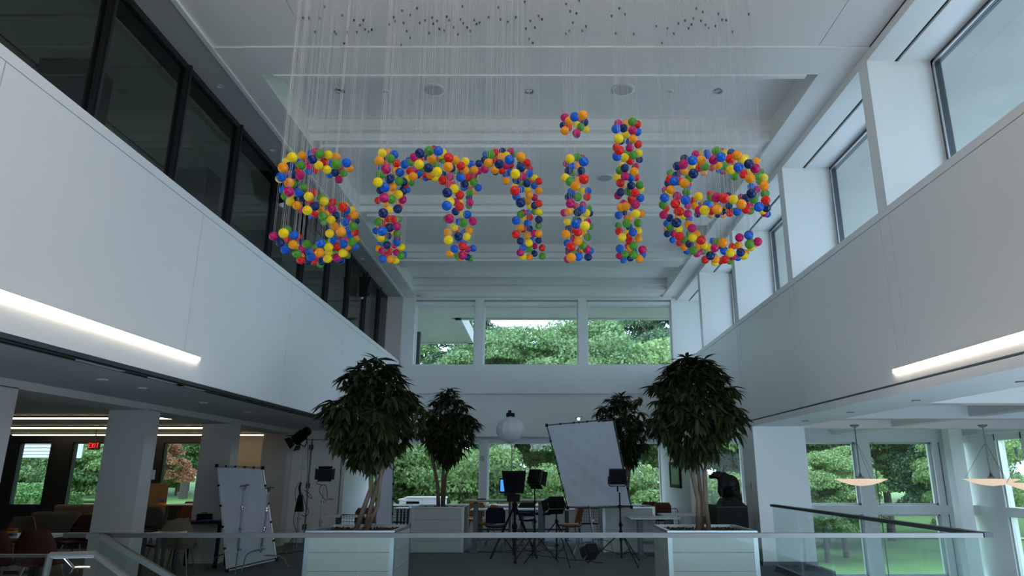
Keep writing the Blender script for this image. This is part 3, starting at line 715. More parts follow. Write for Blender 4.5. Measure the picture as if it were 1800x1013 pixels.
tree('light', 16.6, 27.4, .68, 4.0, 'bright green small tree outside, between the two hanging bowls', 'small trees by the lower windows')
tree('deep', 17.6, 31.2, .80, 0.3, 'dark trunked tree on the lawn seen through the right panes', 'small trees by the lower windows')
for i, (x, y) in enumerate(((-29, 37), (-27, 38), (-25, 37.5), (-23.4, 38.5))):
    tree('bush' if i % 2 else 'shrub', x, y, 1.25, i * 1.3, 'dense green bush behind the hedges at the far left, %s from the left' % NUM[i], 'bushes behind the hedges', 'shrub')
tree('light', -.6, 45, 1.3, 2.2, 'tall light green tree behind the teleprompter window', 'trees behind the centre')
tree('light', 13.6, 46, 1.35, .7, 'tall light green tree behind the bear window', 'trees behind the centre')
tree('maple', -13.3, 25.0, .62, 0.5, 'small maple with red and orange leaves outside the third left window', 'maple')
# clipped hedges and the white garden building at the left
def hedge_box(x0, x1, y0, y1, z0, z1, n, label):
    rg = np.random.default_rng(int(z1 * 100) + 3)
    t = thing('clipped_hedge', label, 'hedge', ((x0 + x1) / 2, y0, z0))
    MB().box(x0 + .06, x1 - .06, y0 + .06, y1 - .06, z0, z1 - .06).build('hedge_core', hedge, t)
    b = MB()
    for i in range(n):
        f = rg.random()
        if f < .6: p = Vector((rg.uniform(x0, x1), y0 + rg.uniform(-.02, .06), rg.uniform(z0, z1)))
        elif f < .9: p = Vector((rg.uniform(x0, x1), rg.uniform(y0, y1), z1 + rg.uniform(-.05, .03)))
        else: p = Vector((x1 + rg.uniform(-.05, .03), rg.uniform(y0, y1), rg.uniform(z0, z1)))
        d = Vector(rg.normal(size=3)).normalized() * .05; e = d.orthogonal().normalized() * .028
        b.add([p - d, p + e, p + d, p - e], [(0, 1, 2, 3)])
    o = b.build('hedge_leaves', hedge, t); o['kind'] = 'stuff'
hedge_box(-22, -16.3, 24.5, 25.5, .05, 0.93, 5000, 'nearer clipped hedge outside the leftmost window')
hedge_box(-27, -20.1, 29, 30, .05, 1.18, 4000, 'farther and taller clipped hedge outside the leftmost window')
t = thing('garden_building', 'white flat-roofed garden building with a dark doorway outside the leftmost window', 'building', (-26, 32, -.25))
MB().box(-32, -22.1, 33, 33.9, 2.3, 3.35).build('roof_band', outwhite, t)
b = MB()
for i in range(7): b.box(-32, -22.1, 32.96, 33.0, 2.3 + i * .15, 2.315 + i * .15)
b.build('cladding_joint', joint, t)
MB().box(-31.5, -24.8, 33.2, 33.6, -.25, 2.25).build('wall', blackm, t)
MB().box(-24.75, -24.6, 33.0, 33.15, -.25, 2.25).build('post', outwhite, t)
t = thing('patio_parasol', 'folded pale parasol above the hedge outside the leftmost window', 'parasol', (-23.3, 33, -.25))
MB().lathe([(.02, -.25), (.02, 3.2)], (-22.6, 33, 0), 8).build('pole', alu, t)
MB().lathe([(.34, 1.7), (.26, 2.3), (.04, 3.15)], (-22.6, 33, 0), 10).build('canopy', outwhite, t)
# terrace bits right outside the centre window
for i, (px, w, h, lb) in enumerate(((748, .62, .16, 'low white box on the terrace, right of the small left ficus trunk'), (722, .34, .10, 'small white box on the terrace, left of the small ficus trunk'))):
    q = atY(px, 886, 23.0)
    t = thing('terrace_box', lb, 'planter', (q.x, 23, -.02), 'terrace boxes')
    MB().bbox(q.x - w, q.x + w, 22.8, 23.4, -.02, .66 + h, .03).build('body', outwhite, t)
    MB().box(q.x - w - .03, q.x + w + .03, 22.77, 23.43, .66 + h, .70 + h).build('lid', outwhite, t)

# ================================================================ PLANTERS AND FICUS TREES
def planter(x0, x1, y0, y1, label, seam=True):
    t = thing('planter_box', label, 'planter', ((x0 + x1) / 2, (y0 + y1) / 2, 0), 'white planter boxes')
    z = 0.90
    MB().box(x0 + .03, x1 - .03, y0 + .03, y1 - .03, 0.0, 0.80).build('core', joint, t)
    nrow = 4
    for side in range(4):
        for i in range(nrow):
            a, b = 0.008 + i * (z - .03) / nrow, 0.004 + (i + 1) * (z - .03) / nrow
            m = MB()
            if side == 0: m.box(x0 + .05, x1 - .05, y0, y0 + .04, a, b)
            if side == 1: m.box(x0 + .05, x1 - .05, y1 - .04, y1, a, b)
            if side == 2: m.box(x0, x0 + .04, y0 + .05, y1 - .05, a, b)
            if side == 3: m.box(x1 - .04, x1, y0 + .05, y1 - .05, a, b)
            m.build('panel', planterm, t)
    c = MB()
    for x in (x0, x1 - .05):
        for y in (y0, y1 - .05):
            MB().box(x - .003, x + .053, y - .003, y + .053, 0, z).build('corner_post', alu, t)
    r = MB().box(x0 - .004, x1 + .004, y0 - .004, y0 + .045, z - .02, z + .012).box(x0 - .004, x1 + .004, y1 - .045, y1 + .004, z - .02, z + .012)
    r.box(x0 - .004, x0 + .045, y0, y1, z - .02, z + .012).box(x1 - .045, x1 + .004, y0, y1, z - .02, z + .012)
    r.build('rim', alu, t)
    b = MB()
    q = random.Random(int(x0 * 50))
    for i in range(1500):
        p = Vector((q.uniform(x0 + .06, x1 - .06), q.uniform(y0 + .06, y1 - .06), .83 + q.uniform(0, .05)))
        s = q.uniform(.012, .03)
        d = Vector((q.uniform(-1, 1), q.uniform(-1, 1), q.uniform(-.5, .5))).normalized() * s
        e = d.orthogonal().normalized() * s * .5
        f = Vector((0, 0, s * .5))
        b.add([p - d, p + e, p + d, p - e, p + f], [(0, 1, 4), (1, 2, 4), (2, 3, 4), (3, 0, 4)])
    b.box(x0 + .04, x1 - .04, y0 + .04, y1 - .04, .78, .84)
    o = b.build('bark_mulch', soil, t); o['kind'] = 'stuff'
    return t
def leaf_bm(bend):
    b = MB()
    prof = [(0, .05), (.18, .62), (.42, 1.0), (.70, .72), (1.0, .0)]
    for s, w in prof:
        z = -bend * s * s
        hw = w * .115
        b.v += [Vector((s, -hw, z + abs(hw) * .3)), Vector((s, 0, z)), Vector((s, hw, z + abs(hw) * .3))]
    for i in range(4):
        k = i * 3
        b.f += [(k, k + 3, k + 4, k + 1), (k + 1, k + 4, k + 5, k + 2)]
    return b
LEAFB = [leaf_bm(.25), leaf_bm(.45)]
LEAFM = []
for b in LEAFB:
    me = bpy.data.meshes.new('leaf')
    me.from_pydata(b.v, [], b.f)
    me.materials.append(ficus)
    LEAFM.append(me)
def ficus_tree(x, y, trunks, cc, rad, ncl, label, seed, nparts=300, ls=1.0):
    q = random.Random(seed)
    z0 = .86
    t = thing('ficus_tree', label, 'indoor tree', (x, y, z0), 'ficus trees in the planters')
    cc = Vector(cc)
    tops = []
    for (bx, by), pts, r in trunks:
        P_ = [Vector((x + bx, y + by, z0 - .08))] + [Vector(p) for p in pts]
        MB().tube(P_, [r * (1 - .5 * i / len(P_)) for i in range(len(P_))], 10).build('trunk', bark, t, True)
        tops.append(P_[-1])
    cl = []
    while len(cl) < ncl:
        v = Vector((q.uniform(-1, 1), q.uniform(-1, 1), q.uniform(-1, 1)))
        if not .30 < v.length < 1: continue
        if q.random() > .35 + .65 * v.length: continue
        wz = 1.0 - .36 * max(0, v.z) - .30 * max(0, -v.z)
        v2 = Vector((v.x * wz, v.y * wz, v.z))
        lump = 1 + .22 * math.sin(5 * math.atan2(v.y, v.x) + seed) * math.cos(4 * v.z + seed)
        cl.append(cc + Vector((v2.x * rad[0] * lump, v2.y * rad[1] * lump, v2.z * rad[2])))
    bb = MB()
    for i, c in enumerate(cl):
        if i % 2 == 0:
            s = min(tops, key=lambda p: (p - c).length)
            s = s.lerp(cc, q.uniform(.0, .5))
            m = (s + c) / 2 + Vector((0, 0, .05))
            bb.tube([s, m, c], [.010, .007, .003], 5, False)
    br_ = bb.build('branches', bark, t)
    br_['kind'] = 'stuff'
    leaves = []
    for c in cl:
        out = (c - cc); out.z *= .3
        if out.length > 0: out.normalize()
        for k in range(q.randint(8, 12)):
            a = q.uniform(0, 2 * math.pi)
            d = Vector((math.cos(a), math.sin(a), q.uniform(-.75, .35))) + out * .75
            d.z -= .25
            d.normalize()
            L = q.uniform(.11, .19) * ls
            up = Vector((q.uniform(-.4, .4), q.uniform(-.4, .4), 1))
            w = up.cross(d).normalized()
            u = d.cross(w)
            M = Matrix((d * L, w * L * 1.15, u * L)).transposed().to_4x4()
            M.translation = c + d * .01
            leaves.append((M, q.randint(0, 1)))
    leaves.sort(key=lambda l: l[0].translation.y + 0.25 * abs(l[0].translation.x - x))
    o0 = wl(t)
    for M, k in leaves[:nparts]:
        o = bpy.data.objects.new('leaf', LEAFM[k])
        COL.objects.link(o); o.parent = t
        M = M.copy(); M.translation -= o0
        o.matrix_local = M
    b = MB()
    for M, k in leaves[nparts:]:
        n_ = len(b.v)
        b.v += [M @ v for v in LEAFB[k].v]
        b.f += [tuple(i + n_ for i in f) for f in LEAFB[k].f]
    b.build('foliage', ficus, t)['kind'] = 'stuff'
planter(-2.90, -1.80, 8.95, 10.02, 'white planter box front left, behind the glass rail')
planter(1.58, 2.69, 8.95, 10.02, 'white planter box front right, behind the glass rail')
planter(-2.71, -1.60, 15.17, 16.2, 'white planter box at the back left, under the small ficus')
planter(1.33, 2.44, 15.2, 16.2, 'white planter box at the back right, behind the large reflector')
def A(px, py, Y): return atY(px, py, Y)
ficus_tree(-2.35, 9.5, [((-.10, 0), [A(652, 860, 9.5), A(652, 800, 9.5), A(645, 745, 9.55)], .036), ((.02, .05), [A(655, 880, 9.55), A(672, 830, 9.6), A(690, 760, 9.6)], .034), ((.05, -.06), [A(664, 890, 9.4), A(668, 850, 9.4), A(676, 790, 9.4), A(664, 720, 9.4)], .026)],
           (A(653, 722, 9.5)), (.64, .58, .72), 300, 'largest ficus tree, front left, in the white planter', 1, 300, 1.35)
ficus_tree(2.08, 9.5, [((.0, 0), [A(1228, 880, 9.5), A(1217, 835, 9.5), A(1221, 790, 9.5), A(1212, 740, 9.5)], .038), ((.06, .04), [A(1232, 870, 9.55), A(1224, 800, 9.55), A(1228, 740, 9.6)], .03), ((.14, -.03), [A(1240, 880, 9.45), A(1238, 830, 9.45), A(1252, 790, 9.45), A(1262, 740, 9.45)], .032)],
           (A(1218, 716, 9.5)), (.64, .58, .70), 300, 'large ficus tree, front right, in the white planter', 5, 300, 1.35)
ficus_tree(-2.17, 15.7, [((-.05, 0), [A(770, 860, 15.7), A(764, 825, 15.7), A(757, 790, 15.7)], .045), ((.03, .04), [A(778, 850, 15.7), A(780, 810, 15.7), A(782, 760, 15.7)], .04), ((.06, 0), [A(783, 840, 15.7), A(793, 810, 15.7), A(800, 770, 15.7)], .035)],
           (A(787, 748, 15.7)), (.62, .6, .80), 240, 'small looking ficus tree at the back left, beside the ball-shaped lantern', 2, 300, 1.4)
ficus_tree(1.86, 15.7, [((0, 0), [A(1095, 860, 15.7), A(1103, 820, 15.7), A(1100, 780, 15.7)], .045), ((.08, 0), [A(1103, 860, 15.7), A(1108, 815, 15.7), A(1112, 760, 15.7)], .038)],
           (A(1092, 757, 15.7)), (.58, .60, .86), 220, 'ficus tree at the back right, partly behind the large reflector', 4, 300, 1.4)

# ================================================================ RAILINGS
t = thing('glass_railing', 'long front glass railing with a steel top rail crossing the bottom of the view', 'railing', (0, 6.46, 0))
MB().box(-4.24, 3.94, 6.43, 6.49, 1.045, 1.085).build('top_rail', steel, t)
gx_ = [-4.22, -3.02, -1.60, -0.32, 1.0, 2.35, 3.92]
for a, b in zip(gx_, gx_[1:]):
    MB().box(a + .006, b - .006, 6.453, 6.467, -.05, 1.045).build('glass_panel', railglass, t)
MB().box(-4.24, 3.94, 6.42, 6.50, -.12, -.02).build('base_channel', darkalu, t)
t = thing('side_glass_railing', 'glass railing running away along the right edge of the floor to the wide column', 'railing', (4.0, 9.2, 0))
MB().box(3.97, 4.05, 6.46, 12.35, 1.045, 1.085).build('top_rail', darkalu, t)
for i in range(5):
    a = 6.5 + i * 1.17
    MB().box(4.003, 4.017, a + .006, a + 1.16, .05, 1.045).build('glass_panel', railglass, t)
MB().box(3.975, 4.045, 6.46, 12.35, .03, .10).build('base_channel', darkalu, t)
t = thing('stair_handrail', 'steel stair handrail sloping down to the right behind the front rail', 'handrail', (-3.9, 6.3, -.8))
p0, p1 = A(178, 943, 6.38), A(330, 1032, 6.38)
MB().bar(p0, p1, .045, .045).bar(p0, p0 + Vector((0, 0, -.0)) + Vector((-.12, 0, 0)), .045, .045).build('rail', rsteel, t)
MB().hexa([p0 + Vector((0, -.006, -1.2)), p1 + Vector((0, -.006, -1.2)), p1 + Vector((0, .006, -1.2)), p0 + Vector((0, .006, -1.2)), p0 + Vector((0, -.006, -.02)), p1 + Vector((0, -.006, -.02)), p1 + Vector((0, .006, -.02)), p0 + Vector((0, .006, -.02))]).build('glass_panel', railglass, t)
t = thing('stair_handrail', 'nearer steel handrail at the bottom left that bends downward beside its post', 'handrail', (-3.1, 4.9, -.2))
q0, q1, q2 = atZ(88, 977, 1.07), atZ(168, 975, 1.07), A(232, 1022, 4.9)
MB().tube([q0, q1, q1 + (q2 - q1) * .06, q2], .022, 8).build('rail', rsteel, t)
MB().tube([q0 + Vector((0, 0, .01)), q0 + Vector((-.04, -.03, -1.2))], .022, 8).build('post', rsteel, t)
MB().tube([q1 + Vector((-.22, .02, -.02)), q1 + Vector((-.22, .14, -.10)), q1 + Vector((-.12, .16, -.10))], .009, 6).lathe([(.035, 0), (.035, .01)], q1 + Vector((-.26, .14, -.11)), 12, Matrix.Rotation(R(90), 3, 'X')).build('rail_bracket', chrome, t)
t = thing('low_glass_panel', 'low glass panel with thin steel edge at the bottom left corner', 'railing', (-4.6, 4.9, -.2))
MB().box(-4.9, -3.32, 4.93, 4.945, -.1, 1.05).build('glass_panel', railglass, t)
MB().box(-4.9, -3.32, 4.92, 4.955, 1.05, 1.07).build('edge', steel, t)

# ================================================================ WALL LIGHTS, CEILING FITTINGS
t = thing('linear_wall_light', 'long glowing linear light on the left wall panels', 'light', (-3.96, 3, 2.9))
MB().box(-4.0, -3.975, -4, 7.93, 2.87, 2.905).build('diffuser', led, t)
MB().box(-4.0, -3.978, -4, 7.935, 2.905, 2.911).build('housing', white, t)
t = thing('linear_wall_light', 'long glowing linear light on the right wall panels', 'light', (3.96, 3, 2.7))
MB().box(3.975, 4.0, -4, 7.67, 2.69, 2.725).build('diffuser', led, t)
MB().box(3.978, 4.0, -4, 7.675, 2.725, 2.731).build('housing', white, t)
def downlight(x, y, z, r, label, group, name='recessed_downlight', m1=None):
    t = thing(name, label, 'ceiling light', (x, y, z), group)
    MB().lathe([(r, 0), (r * 1.02, -.006), (r * .8, -.008), (r * .72, .0)], (x, y, z), 20).build('trim_ring', m1 or chrome, t, True)
    b = MB()
    for k in range(8):
        a = k * math.pi / 4
        b.bar((x, y, z - .004), (x + r * .7 * math.cos(a), y + r * .7 * math.sin(a), z - .010), r * .22, .004)
    b.build('reflector', chrome if name == 'recessed_downlight' else ceilw, t)
for px, lb in ((597, 'above the m start, left'), (930, 'in the middle'), (1262, 'above the e, right')):
    p = atZ(px, 160, ZB)
    downlight(p.x, p.y, ZB, .085, 'chrome downlight in the first ceiling bay, ' + {597: 'leftmost of three', 930: 'middle of three', 1262: 'rightmost of three'}[px], 'chrome downlights in the first bay')
def flat_disc(px, py, r, label, name, cat, group, m=ceilw):
    p = atZ(px, py, ZB)
    t = thing(name, label, cat, (p.x, p.y, ZB), group)
    MB().lathe([(r, 0), (r, -.012), (r * .82, -.016)], (p.x, p.y, ZB), 28).build('rim', m, t, True)
    MB().lathe([(r * .80, -.010), (r * .80, -.017)], (p.x, p.y, ZB), 28).build('grille', soffitm, t)
flat_disc(762, 157, .17, 'round flush ceiling speaker left of the middle downlight', 'ceiling_speaker', 'speaker', 'ceiling speakers')
flat_disc(1095, 157, .17, 'round flush ceiling speaker right of the middle downlight', 'ceiling_speaker', 'speaker', 'ceiling speakers')
flat_disc(1063, 312, .17, 'round flush ceiling speaker in the second bay between i and l', 'ceiling_speaker', 'speaker', 'ceiling speakers')
flat_disc(678, 160, .045, 'small flush sprinkler disc right of the left downlight', 'sprinkler_cover', 'sprinkler', 'sprinkler covers')
flat_disc(1178, 160, .045, 'small flush sprinkler disc left of the right downlight', 'sprinkler_cover', 'sprinkler', 'sprinkler covers')
for i, (px, py) in enumerate(((385, 152), (477, 264), (578, 385), (635, 455), (661, 488))):
    p = atZ(px, py, ZS)
    downlight(-4.27, p.y, ZS, .055, 'small grey downlight in the left soffit, %s from the camera' % NUM[i], 'soffit downlights', 'soffit_downlight', soffitm)
for i, (px, py) in enumerate(((180, 667), (250, 682), (358, 708), (435, 724))):
    p = atZ(px, py, 2.615)
    downlight(p.x, p.y, 2.615, .06, 'small downlight in the left aisle ceiling, %s from the left' % NUM[i], 'aisle downlights', 'aisle_downlight', white)
for i, (px, py) in enumerate(((1416, 740), (1495, 725), (1610, 704), (1795, 671))):
    p = atZ(px, py, 2.45)
    downlight(p.x, p.y, 2.45, .05, 'small dark downlight under the right wall edge, %s from the left' % NUM[i], 'right edge downlights', 'edge_downlight', darkalu)
# slots with slim lights along the left aisle edge
for i, (px, py) in enumerate(((205, 644), (320, 672), (363, 682))):
    p = atZ(px, py, 2.6)
    t = thing('slot_light', 'short slot light at the edge of the left aisle ceiling, %s from the left' % NUM[i], 'light', (-4.25, p.y, 2.6), 'slot lights')
    MB().box(-4.27, -4.22, p.y - .35, p.y + .35, 2.598, 2.612).build('diffuser', silk, t)
# long lights of the room at the left
for i, (y, x0, x1, lb) in enumerate(((13.3, -13.0, -6.7, 'nearest'), (16.2, -15.6, -6.8, 'middle'), (19.2, -14.5, -6.9, 'farthest'))):
    t = thing('linear_ceiling_light', lb + ' of the three long warm ceiling lights in the left room', 'light', ((x0 + x1) / 2, y, 2.63), 'long lights in the left room')
    MB().box(x0, x1, y - .03, y + .03, 2.60, 2.63).build('diffuser', led_far, t)
    MB().box(x0 - .02, x1 + .02, y - .045, y + .045, 2.625, 2.66).build('housing', darkalu, t)
for (y, x, lb) in ((14.6, -8.6, 'linear light glowing inside the upper office, nearer'), (17.4, -7.0, 'linear light glowing inside the upper office, farther')):
    t = thing('office_light', lb, 'light', (x, y, 6.45), 'office lights')
    MB().box(x - 1.2, x + 1.2, y - .03, y + .03, 6.42, 6.45).build('diffuser', led_far, t)
    MB().box(x - 1.2, x + 1.2, y - .04, y + .04, 6.45, 6.50).build('housing', white, t)
# wall speakers on the office glazing
for (px, py, k, lb) in ((505, 325, .30, 'black wedge speaker mounted on the glazing beside the letter s'), (645, 502, .28, 'farther black wedge speaker mounted on the glazing near the far wall')):
    p = atX(px, py, -4.25)
    t = thing('wall_speaker', lb, 'speaker', (p.x, p.y, p.z), 'wedge speakers')
    x, y, z = p
    b = MB().hexa([(x - .16, y - .10, z - k), (x + .04, y - .12, z - k * .8), (x + .04, y + .12, z - k * .8), (x - .16, y + .10, z - k), (x - .16, y - .17, z + k * .6), (x + .14, y - .19, z + k * .6), (x + .14, y + .19, z + k * .6), (x - .16, y + .17, z + k * .6)])
    b.build('cabinet', blackp, t)
    MB().box(x - .18, x - .14, y + .19, y + .27, z - k, z + k * .5).build('bracket', white, t)
# exit sign
p = atY(165, 783.5, 17.5)
t = thing('exit_sign', 'red lit sign reading EXIT hanging before the second left window', 'sign', (p.x, p.y, p.z))
w_, h_ = .155, .105
MB().bbox(p.x - w_, p.x + w_, p.y, p.y + .03, p.z - h_, p.z + h_, .008).build('panel', mat('exit_panel', (.13, .05, .05), .4), t)
MB().box(p.x - .01, p.x + .01, p.y + .01, p.y + .02, p.z + h_, 2.66).build('hanger', darkalu, t)
lt = MB()
def stroke(pts, ox):
    for (a, b), (c, d) in zip(pts, pts[1:]):
        lt.bar((p.x + ox + a * .052, p.y - .003, p.z - .055 + b * .11), (p.x + ox + c * .052, p.y - .003, p.z - .055 + d * .11), .012, .014, (0, 1, 0))
stroke([(1, 0), (0, 0), (0, 1), (1, 1)], -.125); stroke([(0, .5), (.8, .5)], -.125)
stroke([(0, 0), (1, 1)], -.055); stroke([(0, 1), (1, 0)], -.055)
stroke([(0, 0), (0, 1)], .03)
stroke([(0, 1), (1, 1)], .065); stroke([(.5, 1), (.5, 0)], .065)
lt.build('lettering', exit_m, t)
# pendants of the right aisle
def pendant(px, py, d, label, rim_py):
    r = atd(px, rim_py, d)
    ct_ = atd(px, py, d)
    x, y = r.x, r.y
    top = 2.62
    t = thing('bowl_pendant', label, 'pendant lamp', (x, y, r.z), 'glowing bowl pendants')
    prof = [(.02, -.135), (.2, -.115), (.36, -.065), (.52, .0), (.53, .006), (.50, .008), (.34, -.05), (.02, -.11)]
    MB().lathe(prof, (x, y, r.z), 36).build('bowl', bowl_m, t, True)
    MB().lathe([(.07, 0), (.07, .03), (.02, .05)], (x, y, r.z + .02), 14).tube([(x, y, r.z + .03), (x, y, r.z + .13)], [.045, .02], 10).build('lamp_holder', steel, t)
    MB().tube([(x, y, r.z + .1), (x, y, top)], .014, 8).build('rod', steel, t)
    MB().lathe([(.03, -.06), (.09, -.03), (.10, 0)], (x, y, top), 16).build('canopy', steel, t, True)
    for k in range(3):
        a = k * 2.094 + .5
        MB().tube([(x + .49 * math.cos(a), y + .49 * math.sin(a), r.z + .01), (x + .02 * math.cos(a), y + .02 * math.sin(a), r.z + .75)], .004, 5).build('support_rod', steel, t)
pendant(1513, 747, 14.6, 'glowing bowl pendant lamp before the left pane of the right window', 843)
pendant(1743, 747, 14.6, 'glowing bowl pendant lamp before the corner, second from the left', 843)
pendant(1846, 747, 9.2, 'nearest bowl pendant lamp, cut off by the right edge of the view', 851)

# ================================================================ FILM GEAR
def stand(name, label, x, y, h, foot, m, group, legh=.45, r=.014, ang=.4, lean=(0, 0), cat='light stand'):
    t = thing(name, label, cat, (x, y, 0), group)
    top = Vector((x + lean[0], y + lean[1], h))
    po = MB().tube([(x, y, .10), Vector((x, y, .1)).lerp(top, .55)], r * 1.25, 8).tube([Vector((x, y, .1)).lerp(top, .5), top], r * .85, 8).build('pole', m, t)
    c = MB()
    for f in (.5, .28, .78):
        p = Vector((x, y, .1)).lerp(top, f)
        c.lathe([(r * 1.9, -.03), (r * 1.9, .03)], p, 8).tube([p, p + Vector((.05, -.02, 0))], .008, 5)
    c.lathe([(r * 2, -.03), (r * 2, .03)], (x, y, legh), 8)
    c.build('collar', m, po)
    for k in range(3):
        a = ang + k * 2.094
        f = Vector((x + foot * math.cos(a), y + foot * math.sin(a), .012))
        MB().tube([(x, y, legh), f], r * .75, 6).tube([(x, y, .16), Vector((x, y, legh)).lerp(f, .55)], r * .45, 5).build('leg', m, t)
    return t, top
def cstand(label, x, y, h, lean, ang, group='c-stands', arms=1):
    t = thing('grip_stand', label, 'grip stand', (x, y, 0), group)
    top = Vector((x + lean[0], y + lean[1], h))
    po = MB().tube([(x, y, .12), (x + lean[0] * .5, y + lean[1] * .5, h * .5)], .0175, 10).tube([(x + lean[0] * .5, y + lean[1] * .5, h * .5), top], .013, 10).build('pole', steel, t)
    c = MB()
    for f in (.25, .5, .75):
        p = Vector((x, y, 0)).lerp(top, f)
        c.lathe([(.026, -.03), (.026, .03)], p, 10).tube([p, p + Vector((.045, -.03, 0))], .007, 6).lathe([(.018, -.012), (.018, .012)], p + Vector((.055, -.035, 0)), 8)
    c.build('clamp_collar', chrome, po)
    for k in range(3):
        a = ang + k * 2.094
        z = .20 + .05 * k
        d = Vector((math.cos(a), math.sin(a), 0))
        b = Vector((x, y, z))
        MB().tube([b, b + d * .10 + Vector((0, 0, .015)), b + d * .30, b + d * .40 + Vector((0, 0, -.05)), Vector((x, y, .015)) + d * .48, Vector((x, y, .012)) + d * .56], .011, 8).build('leg', steel, t)
    g = MB().lathe([(.035, -.02), (.035, .02)], top, 12, Matrix.Rotation(R(90), 3, 'X')).tube([top, top + Vector((0, 0, .05))], .012, 8)
    g.tube([top + Vector((-.07, -.01, .03)), top + Vector((.09, -.01, .05))], .014, 8).tube([top + Vector((.03, -.03, -.04)), top + Vector((.05, -.03, .07))], .01, 6)
    g.build('grip_head', chrome, po)
    return t, top
def panel_light(label, c, yaw, pitch, w, h, group, yoke=True, doors=True):
    # boxy lamp head, c = centre
    t = thing('lamp_head', label, 'studio light', c, group)
    M = Matrix.Translation(c) @ Matrix.Rotation(yaw, 4, 'Z') @ Matrix.Rotation(pitch, 4, 'X')
    def bx(mb, *a, bev=.006):
        q = MB().bbox(*a, b=bev)
        k = len(mb.v); mb.v += [M @ v for v in q.v]; mb.f += [tuple(i + k for i in f) for f in q.f]
        return mb
    ho = bx(MB(), -w / 2, w / 2, -.05, .05, -h / 2, h / 2).build('housing', blackp, t)
    f = MB()
    for i in range(6): bx(f, -w * .4 + i * w * .15, -w * .4 + i * w * .15 + .008, -.07, -.05, -h * .38, h * .38, bev=.002)
    f.build('cooling_fin', blackp, ho)
    if doors:
        b = MB()
        for s in (-1, 1):
            b.hexa([M @ Vector(v) for v in ((s * w * .5, .05, -h * .5), (s * w * .52, .05, -h * .5), (s * w * .75, .16, -h * .55), (s * w * .73, .16, -h * .55), (s * w * .5, .05, h * .5), (s * w * .52, .05, h * .5), (s * w * .75, .16, h * .55), (s * w * .73, .16, h * .55))])
        for s in (-1, 1):
            b.hexa([M @ Vector(v) for v in ((-w * .5, .05, s * h * .5), (w * .5, .05, s * h * .5), (w * .55, .16, s * h * .72), (-w * .55, .16, s * h * .72), (-w * .5, .05, s * h * .52), (w * .5, .05, s * h * .52), (w * .55, .16, s * h * .74), (-w * .55, .16, s * h * .74))])
        b.build('barn_door', blackp, ho)
    if yoke:
        y = MB()
        r_ = w * .56
        z = -h * .62
        y.tube([c + Vector((-r_, 0, 0)), c + Vector((-r_, 0, z * .8)), c + Vector((-r_ * .8, 0, z)), c + Vector((r_ * .8, 0, z)), c + Vector((r_, 0, z * .8)), c + Vector((r_, 0, 0))], .012, 6)
        y.tube([c + Vector((0, 0, z)), c + Vector((0, 0, z - .10))], .016, 6)
        y.build('yoke', blackp, t)
    return t
def cable_run(label, pts, r=.007, group='cables on the floor'):
    b = MB().tube(pts, r, 6)
    o = b.build('power_cable', cable)
    tag(o, label, 'cable', group)
def wavy(p0, p1, n, amp, seed):
    q = random.Random(seed)
    p0, p1 = Vector(p0), Vector(p1)
    d = (p1 - p0).normalized(); w = Vector((-d.y, d.x, 0))
    return [p0.lerp(p1, i / n) + w * amp * q.uniform(-1, 1) for i in range(n + 1)]
def frame_quad(name, label, cat, cs, m, group=None, tube_m=alu, r=.014, clips=4, wrinkle=.015, seed=0):
    # cs: TL TR BR BL corners
    TL, TR, BR_, BL = [Vector(c) for c in cs]
    t = thing(name, label, cat, BL, group)
    nu, nv = 26, 34
    nrm = (TR - TL).cross(BL - TL).normalized()
    vs, fs = [], []
    for j in range(nv + 1):
        for i in range(nu + 1):
            u, v = i / nu, j / nv
            u_, v_ = .02 + .96 * u, .02 + .96 * v
            p = TL * (1 - u_) * (1 - v_) + TR * u_ * (1 - v_) + BR_ * u_ * v_ + BL * (1 - u_) * v_
            e = math.sin(math.pi * u) * math.sin(math.pi * v)
            wv = math.sin(9 * (u + v * 1.3) + seed) * .5 + math.sin(23 * (u * .8 - v) + 2 * seed) * .35 + math.sin(41 * (u + v * .5)) * .2
            vs.append(p + nrm * wrinkle * wv * (.3 + e))
    fs = [(j * (nu + 1) + i, j * (nu + 1) + i + 1, (j + 1) * (nu + 1) + i + 1, (j + 1) * (nu + 1) + i) for j in range(nv) for i in range(nu)]
    k = len(vs)
    vs2 = vs + [v - nrm * .003 for v in vs]
    fs2 = fs + [tuple(i + k for i in reversed(f)) for f in fs]
    MB().add(vs2, fs2).build('fabric', m, t, True)
    f = MB()
    for a, b in ((TL, TR), (TR, BR_), (BR_, BL), (BL, TL)): f.tube([a, b], r, 8)
    ft = f.build('frame_tube', tube_m, t)
    c = MB()
    for a, b in ((TL, BL), (TR, BR_), (TL, TR)):
        for i in range(1, clips + 1):
            p = a.lerp(b, i / (clips + 1))
            c.lathe([(.022, -.018), (.022, .018)], p, 6)
    for p in (TL, TR, BL, BR_): c.lathe([(.03, -.03), (.03, .03)], p, 8)
    c.build('clip', blackp, ft)
    return t
# left diffusion frame and its two grip stands
frame_quad('diffusion_frame', 'tall white diffusion frame leaning at the left, behind two grip stands', 'reflector', (A(381, 819, 12.75), A(462, 823, 13.0), A(486, 984, 12.85), atZ(399, 1004, .02)), silk, wrinkle=.008, seed=1)
for (fx, fy, tx, ty, Y, an, lb) in ((415, 1003, 429, 858, 12.45, .9, 'chrome grip stand before the left diffusion frame, left one of two'), (455, 1000, 473, 862, 12.2, .3, 'chrome grip stand at the right edge of the left diffusion frame')):
    b = atZ(fx, fy, 0); top = atY(tx, ty, b.y)
    b2 = atY(fx, fy, b.y)
    vx = top.x - b.x
    cstand(lb, b.x, b.y, top.z, (vx, 0), an)
